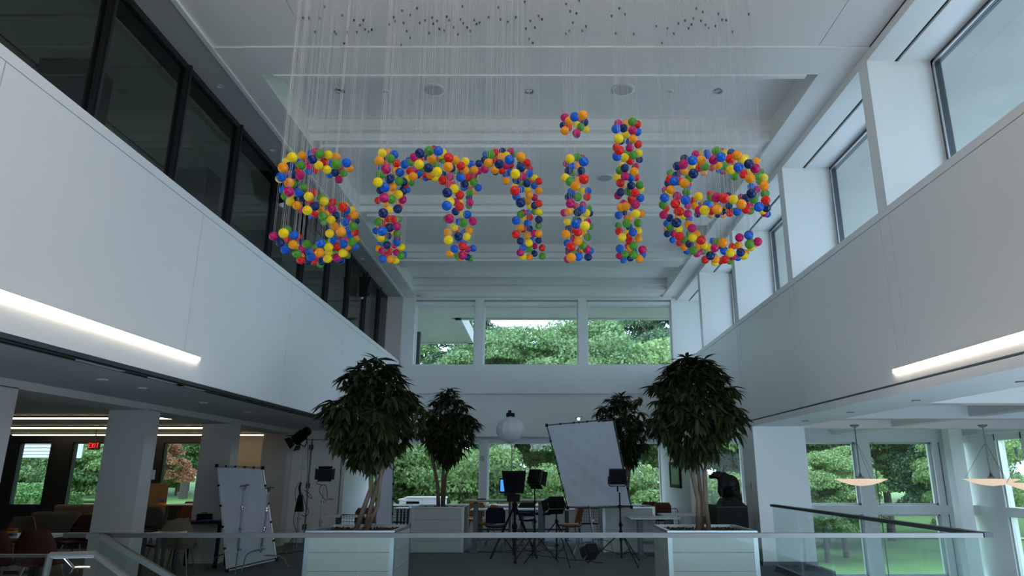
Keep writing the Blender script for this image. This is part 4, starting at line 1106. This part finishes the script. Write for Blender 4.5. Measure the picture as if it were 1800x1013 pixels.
# black spotlight on a tall stand with bundled cables
b = atZ(520, 972, 0)
Y_ = b.y
tp = atY(535, 786, Y_)
_, top = stand('light_stand', 'tall light stand with hanging cables before the white doors', b.x, Y_, tp.z, .42, steel, 'light stands', lean=(tp.x - b.x, 0))
c = atY(529, 767, Y_)
t = thing('spotlight', 'black fresnel spotlight tilted down at the top of the tall stand', 'studio light', c)
M3 = Matrix.Rotation(R(55), 3, 'Y') @ Matrix.Rotation(R(15), 3, 'X')
MB().lathe([(.09, -.17), (.12, -.16), (.125, .05), (.10, .10), (.095, .21), (.07, .23)], c, 20, M3).build('body', blackp, t)
q = MB()
for s in (0, 1, 2, 3):
    a = s * math.pi / 2
    d1 = M3 @ Vector((math.cos(a), math.sin(a), 0)); d2 = M3 @ Vector((-math.sin(a), math.cos(a), 0)); dz = M3 @ Vector((0, 0, -1))
    p = c + d1 * .12 + dz * .16
    e = p + d1 * .07 + dz * .10
    n_ = d1.cross(d2) * .003 + d1 * .004
    q.hexa([p - d2 * .10, p + d2 * .10, p + d2 * .10 + n_, p - d2 * .10 + n_, e - d2 * .13, e + d2 * .13, e + d2 * .13 + n_, e - d2 * .13 + n_])
q.build('barn_door', blackp, t)
MB().tube([c + Vector((.13, 0, 0)), c + Vector((.14, 0, -.14)), top], .012, 6).tube([c + Vector((-.02, -.12, 0)), c + Vector((.02, -.1, -.16)), top], .010, 6).build('yoke', blackp, t)
p = atY(527, 885, Y_ - .05)
t = thing('ballast_box', 'black ballast box hanging with coiled cables on the tall light stand', 'power box', p)
MB().hexa([p + Vector(v) for v in ((-.085, -.05, -.17), (.085, -.05, -.17), (.085, .05, -.17), (-.085, .05, -.17), (-.04, -.03, .17), (.04, -.03, .17), (.04, .03, .17), (-.04, .03, .17))]).build('case', blackp, t)
MB().tube([p + Vector((0, 0, .15)), p + Vector((-.04, 0, .32)), p + Vector((-.015, 0, .42))], .025, 8).build('handle', blackp, t)
def px_cable(label, pts, Y, r=.006, group='hanging cables'):
    P_ = [atY(x, y, Y) for x, y in pts]
    fine = []
    for i in range(len(P_) - 1):
        p0, p1, p2, p3 = P_[max(i - 1, 0)], P_[i], P_[i + 1], P_[min(i + 2, len(P_) - 1)]
        for k in range(5):
            u = k / 5
            fine.append(.5 * ((2 * p1) + (p2 - p0) * u + (2 * p0 - 5 * p1 + 4 * p2 - p3) * u * u + (3 * p1 - p0 - 3 * p2 + p3) * u ** 3))
    fine.append(P_[-1])
    tag(MB().tube(fine, r, 5).build('hanging_cable', cable), label, 'cable', group)
px_cable('long cable dropping from the spotlight, right of its stand', [(541, 778), (541, 830), (538, 865), (541, 872), (548, 877), (544, 868), (534, 862)], Y_ - .08)
px_cable('loop of cable left of the ballast box', [(528, 845), (520, 858), (519, 875), (521, 890), (516, 915), (521, 935)], Y_ - .1)
px_cable('loop of cable right of the ballast box', [(531, 866), (538, 890), (543, 900), (537, 908), (528, 905)], Y_ - .1)
# panel light behind the front left planter
b = Vector((0, 0, 0)); Y2 = 13.3
tp = atY(569, 856, Y2); bp_ = atY(563, 930, Y2)
_, top = stand('light_stand', 'light stand with a small square light behind the front left planter', bp_.x - .02, Y2, tp.z, .36, steel, 'light stands', lean=(tp.x - bp_.x + .02, 0))
panel_light('small black square light left of the front left ficus', atY(571, 835, Y2), .3, .1, .24, .19, 'black lamp heads', yoke=False)
px_cable('coil of cable below the small square light', [(560, 845), (557, 850), (566, 853), (572, 853), (575, 865), (574, 880), (566, 872), (561, 862), (566, 853)], Y2 - .05)
# small white diffusion board behind the big left ficus
frame_quad('diffusion_frame', 'narrow upright white diffusion board between the left ficus trunk and the window', 'reflector', (A(662, 800, 14.2), A(692, 800, 14.4), A(689, 930, 14.4), A(660, 930, 14.2)), silk, tube_m=darkalu, wrinkle=.006, seed=3)
# lantern softbox
b = atZ(898, 975, 0)
tp = atY(898, 782, b.y)
_, top = stand('light_stand', 'slim stand under the round white lantern', b.x, b.y, tp.z, .42, steel, 'light stands', ang=.2, r=.012)
c = atY(897, 756, b.y)
t = thing('lantern_softbox', 'round white fabric lantern light in front of the far wall', 'studio light', c)
lb_ = MB()
for (r0, r1) in ((0, 1),):
    prof = [(.30 * math.sin(math.pi * i / 12), -.265 * math.cos(math.pi * i / 12)) for i in range(1, 12)]
    vs, fs = [], []
    n_ = 48
    for r_, z_ in prof:
        for j in range(n_):
            a = 2 * math.pi * j / n_
            k_ = 1 - .035 * abs(math.sin(6 * a))
            vs.append(c + Vector((r_ * k_ * math.cos(a), r_ * k_ * math.sin(a), z_)))
    for i in range(len(prof) - 1):
        for j in range(n_):
            fs.append((i * n_ + j, i * n_ + (j + 1) % n_, (i + 1) * n_ + (j + 1) % n_, (i + 1) * n_ + j))
    fs.append(tuple(reversed(range(n_)))); fs.append(tuple((len(prof) - 1) * n_ + j for j in range(n_)))
    lb_.add(vs, fs)
lb_.build('fabric_globe', lantern, t)
MB().lathe([(.05, -.285), (.07, -.262)], c, 14).lathe([(.08, .25), (.08, .28)], c, 14).build('ring', silk, t)
MB().bbox(c.x - .09, c.x + .09, c.y - .08, c.y + .08, c.z + .27, c.z + .36, .02).box(c.x - .05, c.x + .02, c.y - .05, c.y + .05, c.z + .35, c.z + .41).build('lamp_head', blackp, t)
# teleprompter with blue monitor
Yt = 13.6
c = atY(902, 848, Yt)
t = thing('teleprompter', 'black teleprompter hood on a tripod in front of the window mullion', 'teleprompter', c)
tl, tr_, br_, bl = A(882, 828, Yt), A(924, 828, Yt), A(920, 868, Yt), A(887, 867, Yt)
d = Vector((0, .30, 0))
MB().hexa([bl, br_, br_ + d, bl + d, tl, tr_, tr_ + d - Vector((0, 0, .05)), tl + d - Vector((0, 0, .05))]).build('hood', blackf, t)
MB().bbox(c.x - .12, c.x + .12, Yt + .1, Yt + .5, c.z - .36, c.z - .23, .01).build('camera_body', blackp, t)
MB().bbox(c.x - .17, c.x + .05, Yt + .0, Yt + .25, c.z - .25, c.z - .20, .01).build('plate', blackp, t)
ml, mr = A(879, 843, Yt + .25), A(889, 866, Yt + .25)
t2 = thing('monitor', 'small monitor with a blue screen at the left of the teleprompter', 'monitor', ml)
bz = MB().bbox(ml.x - .01, mr.x + .03, Yt + .22, Yt + .26, mr.z - .01, ml.z + .02, .005).build('bezel', blackp, t2)
MB().box(ml.x + .012, mr.x, Yt + .212, Yt + .221, mr.z + .02, ml.z - .005).build('screen', screen_m, bz)
t, _ = stand('tripod', 'heavy black camera tripod under the teleprompter', c.x + .03, Yt + .2, c.z - .3, .52, blackp, 'tripods', legh=c.z - .42, r=.028, ang=.6, cat='tripod')
# lamp head at the right of the teleprompter
Y3 = 13.7
b = atZ(941, 985, 0)
tp = atY(940, 858, Y3)
stand('light_stand', 'black light stand right of the teleprompter with splayed feet', tp.x, Y3, tp.z, .48, blackp, 'light stands', ang=-.4, legh=.5)
panel_light('black square light right of the teleprompter, tilted with open doors', atY(940, 838, Y3) , -.5, -.35, .24, .26, 'black lamp heads')
# low lamp head
Y4 = 13.2
c = atY(978, 884, Y4)
stand('light_stand', 'low black stand with crossing feet left of the large reflector', c.x, Y4, c.z - .15, .60, blackp, 'light stands', ang=.9, legh=.75)
panel_light('low black light beside the lower left corner of the large reflector', c, .4, -.5, .30, .20, 'black lamp heads')
# big reflector
Yr = 14.3
frame_quad('large_reflector', 'large white silk reflector tilted in its frame near the centre right', 'reflector', (A(961, 748, Yr), A(1079, 737, Yr + .1), A(1110, 892, Yr - .2), A(998, 893, Yr - .3)), silk, tube_m=darkalu, wrinkle=.045, seed=5, r=.012)
b = atZ(1048, 968, 0)
tp = atY(1048, 894, Yr - .25)
cstand('pale grip stand holding up the large reflector from behind', tp.x, Yr + .35, atY(1017, 737, Yr + .35).z, (atY(1017, 737, Yr + .35).x - tp.x, 0), 1.4)
# LED panel on black stand in front of the reflector
b = atZ(1090, 975, 0)
Y5 = 13.3
tp = atY(1089, 866, Y5)
stand('light_stand', 'black light stand with wide tripod feet in front of the reflector corner', atY(1092, 960, Y5).x, Y5, tp.z, .62, blackp, 'light stands', ang=-1.2, legh=.55, r=.016, lean=(tp.x - atY(1092, 960, Y5).x, 0))
panel_light('black panel light with yoke in front of the lower right of the reflector', atY(1085, 838, Y5), .15, .15, .30, .28, 'black lamp heads', doors=False)
# small lamp on the floor
c = atY(1040, 968, 13.9)
panel_light('small black light lying tilted on the floor under the reflector', Vector((c.x, 13.9, .20)), .5, -.6, .22, .18, 'black lamp heads')
# cables
cable_run('black cable snaking on the floor between the stands, nearest one', wavy(atZ(930, 975, .01), atZ(1060, 990, .01), 14, .07, 1))
cable_run('black cable from the centre table to the back left planter', wavy(atZ(812, 970, .01), atZ(900, 972, .01), 12, .06, 2))
cable_run('black cable lying right of the reflector stand on the floor', wavy(atZ(1110, 974, .01), atZ(1160, 978, .01), 8, .04, 3))
cable_run('black cable lying near the left light stand base', wavy(atZ(478, 975, .01), atZ(545, 968, .01), 10, .08, 4))
cable_run('black cable curling below the teleprompter', wavy(atZ(870, 970, .01), atZ(990, 968, .01), 16, .10, 5))

# ================================================================ FURNITURE
def table(label, x0, x1, y0, y1, h, m, legm, group, edge=None, th=.03, style='legs'):
    t = thing('table', label, 'table', ((x0 + x1) / 2, (y0 + y1) / 2, 0), group)
    MB().bbox(x0, x1, y0, y1, h - th, h, .006).build('tabletop', m, t)
    if edge: MB().box(x0 + .004, x1 - .004, y0 - .003, y0 + .01, h - th, h - .006).build('edge_band', edge, t)
    if style == 'legs':
        for x in (x0 + .08, x1 - .12):
            for y in (y0 + .08, y1 - .12):
                MB().bbox(x, x + .05, y, y + .05, 0, h - th, .005).build('leg', legm, t)
    else:
        for x in (x0 + .18, x1 - .26):
            MB().bbox(x, x + .10, (y0 + y1) / 2 - .05, (y0 + y1) / 2 + .05, .02, h - th, .006).build('leg', legm, t)
            MB().bbox(x - .02, x + .12, y0 + .08, y1 - .08, 0, .025, .005).build('foot', legm, t)
        MB().box(x0 + .2, x1 - .2, (y0 + y1) / 2 - .02, (y0 + y1) / 2 + .02, .22, .27).build('stretcher', legm, t)
    return t
CH = {}
def make_chair(kind, fm, seat_h=.45):
    t = thing('chair', 'x', 'chair', (0, 0, 0))
    w = .24
    # seat: dished pad
    vs, fs = [], []
    n = 8
    def pad(fn, th, name):
        vs = []
        for s in (0, 1):
            for j in range(n + 1):
                for i in range(n + 1):
                    vs.append(fn(i / n * 2 - 1, j / n, s * th))
        m_ = (n + 1) * (n + 1)
        fs = []
        for j in range(n):
            for i in range(n):
                a = j * (n + 1) + i
                fs.append((a, a + n + 1, a + n + 2, a + 1))
                fs.append((a + m_, a + 1 + m_, a + n + 2 + m_, a + n + 1 + m_))
        ring = [i for i in range(n + 1)] + [(j + 1) * (n + 1) + n for j in range(n)] + [n * (n + 1) + n - 1 - i for i in range(n)] + [(n - 1 - j) * (n + 1) for j in range(n - 1)]
        for a, b in zip(ring, ring[1:] + ring[:1]): fs.append((a, b, b + m_, a + m_))
        MB().add(vs, fs).build(name, fm, t, True)
    pad(lambda u, v, s: Vector((u * w * (1 - .12 * v) * (1 - .06 * u * u), -.22 + v * .44, seat_h - .035 + s + .03 * u * u - .02 * math.sin(math.pi * v))), .035, 'seat')
    if kind == 'hex':   # wide shoulders tapering to the top, facing +Y, back at -Y
        pad(lambda u, v, s: Vector((u * (.27 if v < .55 else .27 - (v - .55) * .24), -.20 - v * .09 + .05 * u * u - s, seat_h + v * .42)), .03, 'backrest')
    else:
        pad(lambda u, v, s: Vector((u * .22 * (1 - .25 * max(0, v - .75) * 4 * abs(u)), -.20 - v * .08 + .04 * u * u - s, seat_h + .06 + v * .34)), .028, 'backrest')
    lm = {'hex': steel}.get(kind, darkalu)
    for sx in (-1, 1):
        for sy in (-1, 1):
            MB().tube([(sx * .14, sy * .14, seat_h - .03), (sx * .23, sy * .22, .005)], [.012, .009], 6).build('leg', lm, t)
    MB().tube([(-.14, -.14, seat_h - .035), (-.14, .14, seat_h - .035), (.14, .14, seat_h - .035), (.14, -.14, seat_h - .035), (-.14, -.14, seat_h - .035)], .009, 6).build('seat_frame', lm, t)
    return t
def chair(kind, fm, x, y, rz, label, group, h=.45):
    key = (kind, fm.name, h)
    if key not in CH:
        CH[key] = make_chair(kind, fm, h)
        r = CH[key]
        r.location = (x, y, 0); r.rotation_euler = (0, 0, R(rz))
        tag(r, label, 'chair', group)
    else:
        r = copy_tree(CH[key], (x, y, 0), R(rz), label, group)
    return r
def wire_chair(x, y, rz, label):
    t = thing('wire_chair', label, 'chair', (x, y, 0), 'black wire chairs')
    t.rotation_euler = (0, 0, R(rz))
    WORLD[t.name] = Vector((0, 0, 0))
    b = MB()
    for i in range(9):
        u = -.22 + i * .055
        b.tube([(u, -.22, .46), (u, -.25, .60), (u, -.29, .80)], .003, 4)
    for j in range(6):
        v = j / 5
        b.tube([(-.22, -.22 - .07 * v, .48 + v * .32), (.22, -.22 - .07 * v, .48 + v * .32)], .003, 4)
    b.tube([(-.23, -.21, .46), (-.23, -.28, .78), (-.20, -.29, .81), (.20, -.29, .81), (.23, -.28, .78), (.23, -.21, .46)], .007, 6)
    b.build('wire_backrest', blackp, t)
    b = MB()
    for i in range(9):
        u = -.22 + i * .055
        b.tube([(u, -.22, .46), (u, .22, .45)], .003, 4)
        b.tube([(-.22, u, .455), (.22, u, .455)], .003, 4)
    b.build('wire_seat', blackp, t)
    for sx in (-1, 1):
        MB().tube([(sx * .2, -.2, .45), (sx * .24, -.22, .01), (sx * .24, .22, .01), (sx * .2, .2, .45)], .007, 6).build('leg', blackp, t)
# centre: high tables and stools
p = atZ(817, 884, 1.05); Yh = 15.0
xa, xb = atY(815, 880, Yh).x, atY(968, 880, Yh).x
table('tall dark-legged table with a wooden top behind the teleprompter', xa, xb, Yh, Yh + .75, 1.05, tablew, darkalu, 'tall tables', wood, .035, 'cols')
xa, xb = atY(880, 890, 17.2).x, atY(970, 890, 17.2).x
table('tall wooden-topped table farther back, nearer the window', xa, xb, 17.2, 17.8, .98, tablew, darkalu, 'tall tables', wood, .035, 'cols')
for (pa, pb, Y, lb) in ((826, 1012, 17.6, 'long white table before the centre window, half hidden by film gear'), (568, 652, 14.9, 'pale white table behind the front left ficus trunks'), (690, 716, 18.3, 'white table at the sill left of the back left planter'),
                        (1108, 1196, 14.3, 'white table with dark leg between the two right planters'), (1165, 1262, 15.35, 'white table before the bear sculpture, behind the front right ficus')):
    xa, xb = atY(pa, 905, Y).x, atY(pb, 905, Y).x
    table(lb, xa, xb, Y, Y + .7, .74, tablew, darkalu, 'white tables', None, .03, 'cols' if pb - pa > 60 else 'legs')
for (px, Y, rz, k, fm, lb) in (
    (872, 16.4, 0, 'round', navyf, 'navy blue chair with its back to the camera, left of the teleprompter tripod'),
    (1003, 16.6, 70, 'round', orangef, 'orange chair seen from the side under the large reflector'),
    (836, 18.6, 180, 'round', orangef, 'orange chair just right of the back left planter'),
    (852, 17.2, 120, 'round', orangef, 'orange chair behind the navy chair and the table leg'),
    (926, 18.6, 180, 'round', navyf, 'navy chair behind the tall table, farther back'),
    (1140, 18.5, 0, 'round', brownf, 'rust brown chair at the window, left one of two'),
    (1162, 17.9, 0, 'round', brownf, 'rust brown chair at the window, right one of two'),
    (1213, 17.8, 180, 'round', orangef, 'bright orange chair seen between the right ficus trunks'),
    (640, 16.3, 20, 'round', brownf, 'rust brown chair behind the front left ficus trunks'),
    (712, 15.9, 90, 'round', blackf, 'black chair at the left side of the back left planter')):
    x = atY(px, 905, Y).x
    chair(k, fm, x, Y, rz, lb, 'padded shell chairs in the centre', .50 if 'rust brown chair at' in lb else .45)
for (px, Y, rz, lb) in ((626, 14.5, 0, 'black wire chair behind the front left planter'), (699, 17.4, 180, 'black wire chair between the diffusion board and back planter'), (1034, 16.9, 0, 'black wire chair seen under the large reflector'),
                        (1178, 16.3, 180, 'black wire chair at the right white table, left one'), (1246, 15.9, 0, 'black wire chair just left of the bear plinth')):
    wire_chair(atY(px, 905, Y).x, Y, rz, lb)
# bar stools near the tall table
for (px, Y, lb) in ((955, 16.0, 'grey metal bar stool under the tall table, right'), (918, 16.1, 'grey metal bar stool under the tall table, left')):
    x = atY(px, 905, Y).x
    t = thing('bar_stool', lb, 'stool', (x, Y, 0), 'bar stools')
    MB().lathe([(.16, .70), (.18, .72), (.17, .75)], (x, Y, 0), 20).build('seat', navyf, t, True)
    MB().tube([(x, Y, .02), (x, Y, .70)], .03, 10).build('column', darkalu, t)
    MB().lathe([(.22, 0), (.22, .015), (.05, .03)], (x, Y, 0), 24).build('base', darkalu, t)
    MB().lathe([(.15, .25), (.165, .25), (.165, .265), (.15, .265)], (x, Y, 0), 20).build('footrest', darkalu, t)
# small things on the tall table
p = atY(846, 878, Yh + .3)
t = thing('cable_coil', 'small black coil on the left end of the tall table', 'cable', (p.x, Yh + .3, 1.05))
MB().lathe([(.06, 0), (.10, .0), (.10, .02), (.06, .022)], (p.x, Yh + .3, 1.05), 16).build('coil', cable, t)
# left side
table('white dining table at the bottom left with dark red chairs', -8.5, -6.95, 9.95, 10.8, .74, tablew, darkalu, 'left tables', wood, .035, 'cols')
for (px, Y, rz, fm, lb, sh) in ((10, 9.6, 0, redf, 'dark red chair cut off at the bottom left edge', .47), (86, 9.6, 0, redf, 'dark red chair with tapered back before the left white table', .47), (138, 12.4, 180, redf, 'dark red chair behind the left white table', .47),
                             (18, 12.3, 180, tanf, 'tan chair at the far side of the left white table', .45), (272, 15.0, 0, greyf, 'grey brown chair behind the first column', .52), (318, 11.9, 10, tanf, 'tan chair standing left of the diffusion frame', .45), (292, 12.1, 80, tanf, 'tan chair turned sideways right of the first column', .45),
                             (322, 18.8, 180, brownf, 'brown chair at the third left window', .45)):
    chair('hex', fm, atY(px, 940, Y).x, Y, rz, lb, 'padded chairs on the left', sh)
table('low white table right of the first column', atY(236, 945, 10.9).x, atY(284, 945, 10.9).x, 10.9, 11.7, .70, tablew, darkalu, 'left tables')
table('white table before the third left window', atY(284, 883, 17.4).x, atY(348, 883, 17.4).x, 17.4, 18.1, .86, tablew, darkalu, 'left tables', wood)
table('black table left of the diffusion frame with a blue cloth on it', atY(300, 915, 12.6).x, atY(392, 915, 12.6).x, 12.6, 13.2, .77, blackp, blackp, 'left tables')
p = atY(368, 914, 12.7)
t = thing('blue_cloth', 'bright blue cloth lying on the black table', 'cloth', (p.x, 12.85, .77))
q = random.Random(4)
vs = [(p.x - .20 + .04 * i, 12.66 + .05 * j, .775 + .025 * math.sin(i * 1.3 + j) ** 2) for j in range(6) for i in range(11)]
k = len(vs)
vs += [(a, b_, c_ - .006) for a, b_, c_ in vs]
fs = [(j * 11 + i, j * 11 + i + 1, (j + 1) * 11 + i + 1, (j + 1) * 11 + i) for j in range(5) for i in range(10)]
MB().add(vs, fs + [tuple(i + k for i in reversed(f)) for f in fs]).build('fabric', mat('blue_fabric', (.01, .10, .42), .8), t, True)
p = atY(355, 908, 12.9)
t = thing('equipment_case', 'small black case standing on the black table', 'case', (p.x, 12.95, .77))
MB().bbox(p.x - .11, p.x + .11, 12.92, 13.08, .772, .89, .01).build('body', blackf, t)
MB().tube([(p.x - .05, 13.0, .89), (p.x - .04, 13.0, .91), (p.x + .04, 13.0, .91), (p.x + .05, 13.0, .89)], .006, 6).build('handle', blackp, t)
# orange divider, kid colours on the table
a, b_ = A(262, 850, 18.3), A(292, 882, 18.3)
t = thing('divider_panel', 'brown orange divider panel before the third left window', 'panel', (a.x, 18.3, .5))
MB().bbox(a.x, b_.x, 18.28, 18.33, .3, a.z, .01).build('panel_board', wood, t)
MB().box(a.x + .02, a.x + .08, 18.27, 18.34, 0, .3).box(b_.x - .08, b_.x - .02, 18.27, 18.34, 0, .3).build('foot', darkalu, t)
def small_block(px, py, Y, z, cols, lb, name='toy_block_stack', s=.05):
    p = atY(px, py, Y)
    t = thing(name, lb, 'small box', (p.x, Y, z))
    for i, m in enumerate(cols):
        MB().bbox(p.x - s * 1.3, p.x + s * 1.3, Y - s, Y + s, z + i * s * .8, z + (i + 1) * s * .8 - .002, .004).build('layer', m, t)
yel = mat('yellow_plastic', (.7, .45, .02), .4); redp = mat('red_plastic', (.55, .03, .02), .4); blup = mat('blue_plastic', (.02, .12, .5), .4)
small_block(21, 938, 10.3, .74, (blup, yel, redp), 'red, yellow and blue box on the left white table', 'striped_box', .04)
small_block(286, 880, 17.6, .86, (yel, redp, blup), 'blue, red and yellow stack on the window table', 'striped_box', .05)
# sofa lumps behind the left table
def lounge(px, Y, w, lb, m, h=.78):
    x = atY(px, 910, Y).x
    t = thing('lounge_chair', lb, 'armchair', (x, Y, 0), 'lounge chairs')
    MB().bbox(x - w / 2, x + w / 2, Y - .35, Y + .35, .16, .44, .06).build('seat_cushion', m, t, True)
    MB().bbox(x - w / 2, x + w / 2, Y - .42, Y - .26, .30, h, .07).build('backrest', m, t, True)
    for s in (-1, 1):
        MB().bbox(x + s * w / 2 - .07, x + s * w / 2 + .07, Y - .38, Y + .35, .2, .60, .05).build('armrest', m, t, True)
        for sy in (-.28, .28): MB().tube([(x + s * (w / 2 - .08), Y + sy, .17), (x + s * (w / 2 - .06), Y + sy, 0)], .018, 6).build('leg', darkalu, t)
lounge(118, 14.6, .95, 'dark brown lounge chair behind the left table, nearer', greyf, .86)
lounge(158, 16.4, 1.2, 'pale brown lounge chair farther back beside the first column', tanf, .92)
lounge(232, 16.9, .9, 'dark lounge chair hidden partly behind the first column', greyf, .80)
# bear sculpture
Yb = 13.2
pl0, pl1 = atY(1258, 889, 12.95), atY(1316, 889, 12.95)
t = thing('plinth', 'square black plinth under the bear sculpture', 'plinth', ((pl0.x + pl1.x) / 2, 13.25, 0))
MB().bbox(pl0.x, pl1.x - .02, 12.95, 13.56, 0, pl0.z, .008).build('body', blackp, t)
MB().box(pl0.x - .004, pl1.x - .016, 12.946, 13.564, pl0.z - .03, pl0.z - .026).build('shadow_gap', darkalu, t)
zt = pl0.z
t = thing('bear_sculpture', 'dark bronze standing bear sculpture facing left on the black plinth', 'sculpture', (atY(1285, 888, Yb).x, Yb, zt))
def blob_mesh(name, nodes, edges, m, parent, voxel=.011):
    b = MB()
    for p, r in nodes:
        pr = [(r * math.sin(math.pi * i / 10), -r * math.cos(math.pi * i / 10)) for i in range(1, 10)]
        b.lathe(pr, p, 16)
    for i, j in edges:
        (p, r), (p2, r2) = nodes[i], nodes[j]
        n_ = max(2, int((p2 - p).length / .02))
        b.tube([p.lerp(p2, k / n_) for k in range(n_ + 1)], [r + (r2 - r) * k / n_ for k in range(n_ + 1)], 16)
    o = b.build(name, m, parent)
    md = o.modifiers.new('remesh', 'REMESH'); md.mode = 'VOXEL'; md.voxel_size = voxel
    sm = o.modifiers.new('smooth', 'SMOOTH'); sm.factor = .6; sm.iterations = 5
    ev = o.evaluated_get(bpy.context.evaluated_depsgraph_get())
    m2 = bpy.data.meshes.new_from_object(ev)
    o.modifiers.clear()
    o.data = m2
    m2.materials.clear(); m2.materials.append(m)
    m2.polygons.foreach_set('use_smooth', [True] * len(m2.polygons))
    return o
def B_(px, py, dy=0): return atY(1220 + px * 140 / 1013, 800 + py * 140 / 1013, Yb + dy)
s_ = 1.0 / 1013 * 140 * (13.1 / 1200)     # metres per crop pixel
nodes = [(B_(455, 370), 115 * s_), (B_(370, 290), 72 * s_), (B_(315, 262), 50 * s_), (B_(268, 258), 42 * s_), (B_(228, 268), 24 * s_), (B_(196, 276), 15 * s_), (B_(208, 298), 10 * s_),
         (B_(490, 430), 95 * s_), (B_(530, 480), 55 * s_),
         (B_(360, 380, -.06), 58 * s_), (B_(335, 460, -.07), 36 * s_), (B_(350, 510, -.07), 26 * s_),
         (B_(390, 400, .08), 55 * s_), (B_(400, 480, .09), 38 * s_), (B_(385, 560, .09), 30 * s_),
         (B_(520, 480, -.09), 62 * s_), (B_(560, 530, -.09), 44 * s_), (B_(585, 560, -.09), 30 * s_), (B_(590, 610, -.09), 22 * s_), (B_(540, 600, -.10), 24 * s_),
         (B_(520, 500, .09), 55 * s_), (B_(560, 580, .09), 32 * s_),
         (B_(250, 222, -.035), 13 * s_), (B_(256, 222, .035), 13 * s_), (B_(430, 480), 60 * s_)]
edges = [(0, 1), (1, 2), (2, 3), (3, 4), (4, 5), (3, 6), (0, 7), (7, 8), (0, 9), (1, 9), (9, 10), (10, 11), (1, 12), (12, 13), (13, 14), (7, 15), (15, 16), (16, 17), (17, 18), (18, 19), (7, 20), (20, 21), (3, 22), (3, 23), (7, 24), (0, 24)]
blob_mesh('bear_body', nodes, edges, bronze, t)
b0, b1 = B_(315, 630), B_(622, 630)
b = MB().hexa([(b0.x, Yb - .20, zt), (b1.x, Yb - .20, zt), (b1.x, Yb + .22, zt), (b0.x, Yb + .22, zt), (B_(345, 520).x, Yb - .12, B_(0, 555).z), (B_(500, 560).x, Yb - .14, B_(0, 520).z), (B_(500, 560).x, Yb + .14, B_(0, 520).z), (B_(345, 520).x, Yb + .14, B_(0, 555).z)])
b.build('rock_base', bronze, t)
# framed picture on the wall stub
pa = atX(1179, 835, 3.42); pb_ = atX(1197, 835, 3.42)
t = thing('framed_picture', 'black framed picture on the white side wall behind the right ficus', 'picture', (3.42, (pa.y + pb_.y) / 2, 1.6))
y0, y1 = min(pa.y, pb_.y), max(pa.y, pb_.y)
z0, z1 = atX(1190, 858, 3.42).z, atX(1190, 812, 3.42).z
MB().box(3.385, 3.43, y0, y0 + .10, z0, z1).box(3.385, 3.43, y1 - .10, y1, z0, z1).box(3.385, 3.43, y0, y1, z0, z0 + .08).box(3.385, 3.43, y0, y1, z1 - .08, z1).build('frame', blackp, t)
MB().box(3.40, 3.43, y0 + .1, y1 - .1, z0 + .08, z1 - .08).build('picture_sheet', mat('picture_green', (.16, .22, .17), .3, var=.3, scale=5), t)
# switches and plates on columns
for (px, py, Y, lb) in ((1322, 855, 13.4, 'small thermostat plate on the left face of the wide right column'),):
    p = atX(px, py, 3.99)
    t = thing('wall_plate', lb, 'wall plate', (3.99, p.y, p.z))
    MB().bbox(3.975, 4.0, p.y - .045, p.y + .045, p.z - .06, p.z + .06, .004).build('plate', planterm, t)
    MB().box(3.97, 3.976, p.y - .02, p.y + .02, p.z - .02, p.z + .03).build('display', darkalu, t)
for (px, py, Y, lb, w, h) in ((259, 835, 10.42, 'grey plate on the first visible left column', .03, .07), (1786, 793, 0, 'grey plate on the white wall at the right edge', .05, .07)):
    if Y:
        p = atX(268, py, -5.9)
        t = thing('wall_plate', lb, 'wall plate', (-5.89, p.y, p.z))
        MB().bbox(-5.90, -5.885, p.y - .05, p.y + .05, p.z - h, p.z + h, .003).build('plate', soffitm, t)
    else:
        p = atX(px, py, 12.19)
        t = thing('wall_plate', lb, 'wall plate', (12.19, p.y, p.z))
        MB().bbox(12.18, 12.2, p.y - .06, p.y + .06, p.z - .09, p.z + .09, .003).build('plate', soffitm, t)
p = atY(848, 806, 19.88)
t = thing('wall_plate', 'pale box on the mullion between the centre windows', 'wall plate', (p.x, 19.88, p.z))
MB().bbox(p.x - .06, p.x + .06, 19.86, 19.9, p.z - .07, p.z + .07, .005).build('plate', planterm, t)
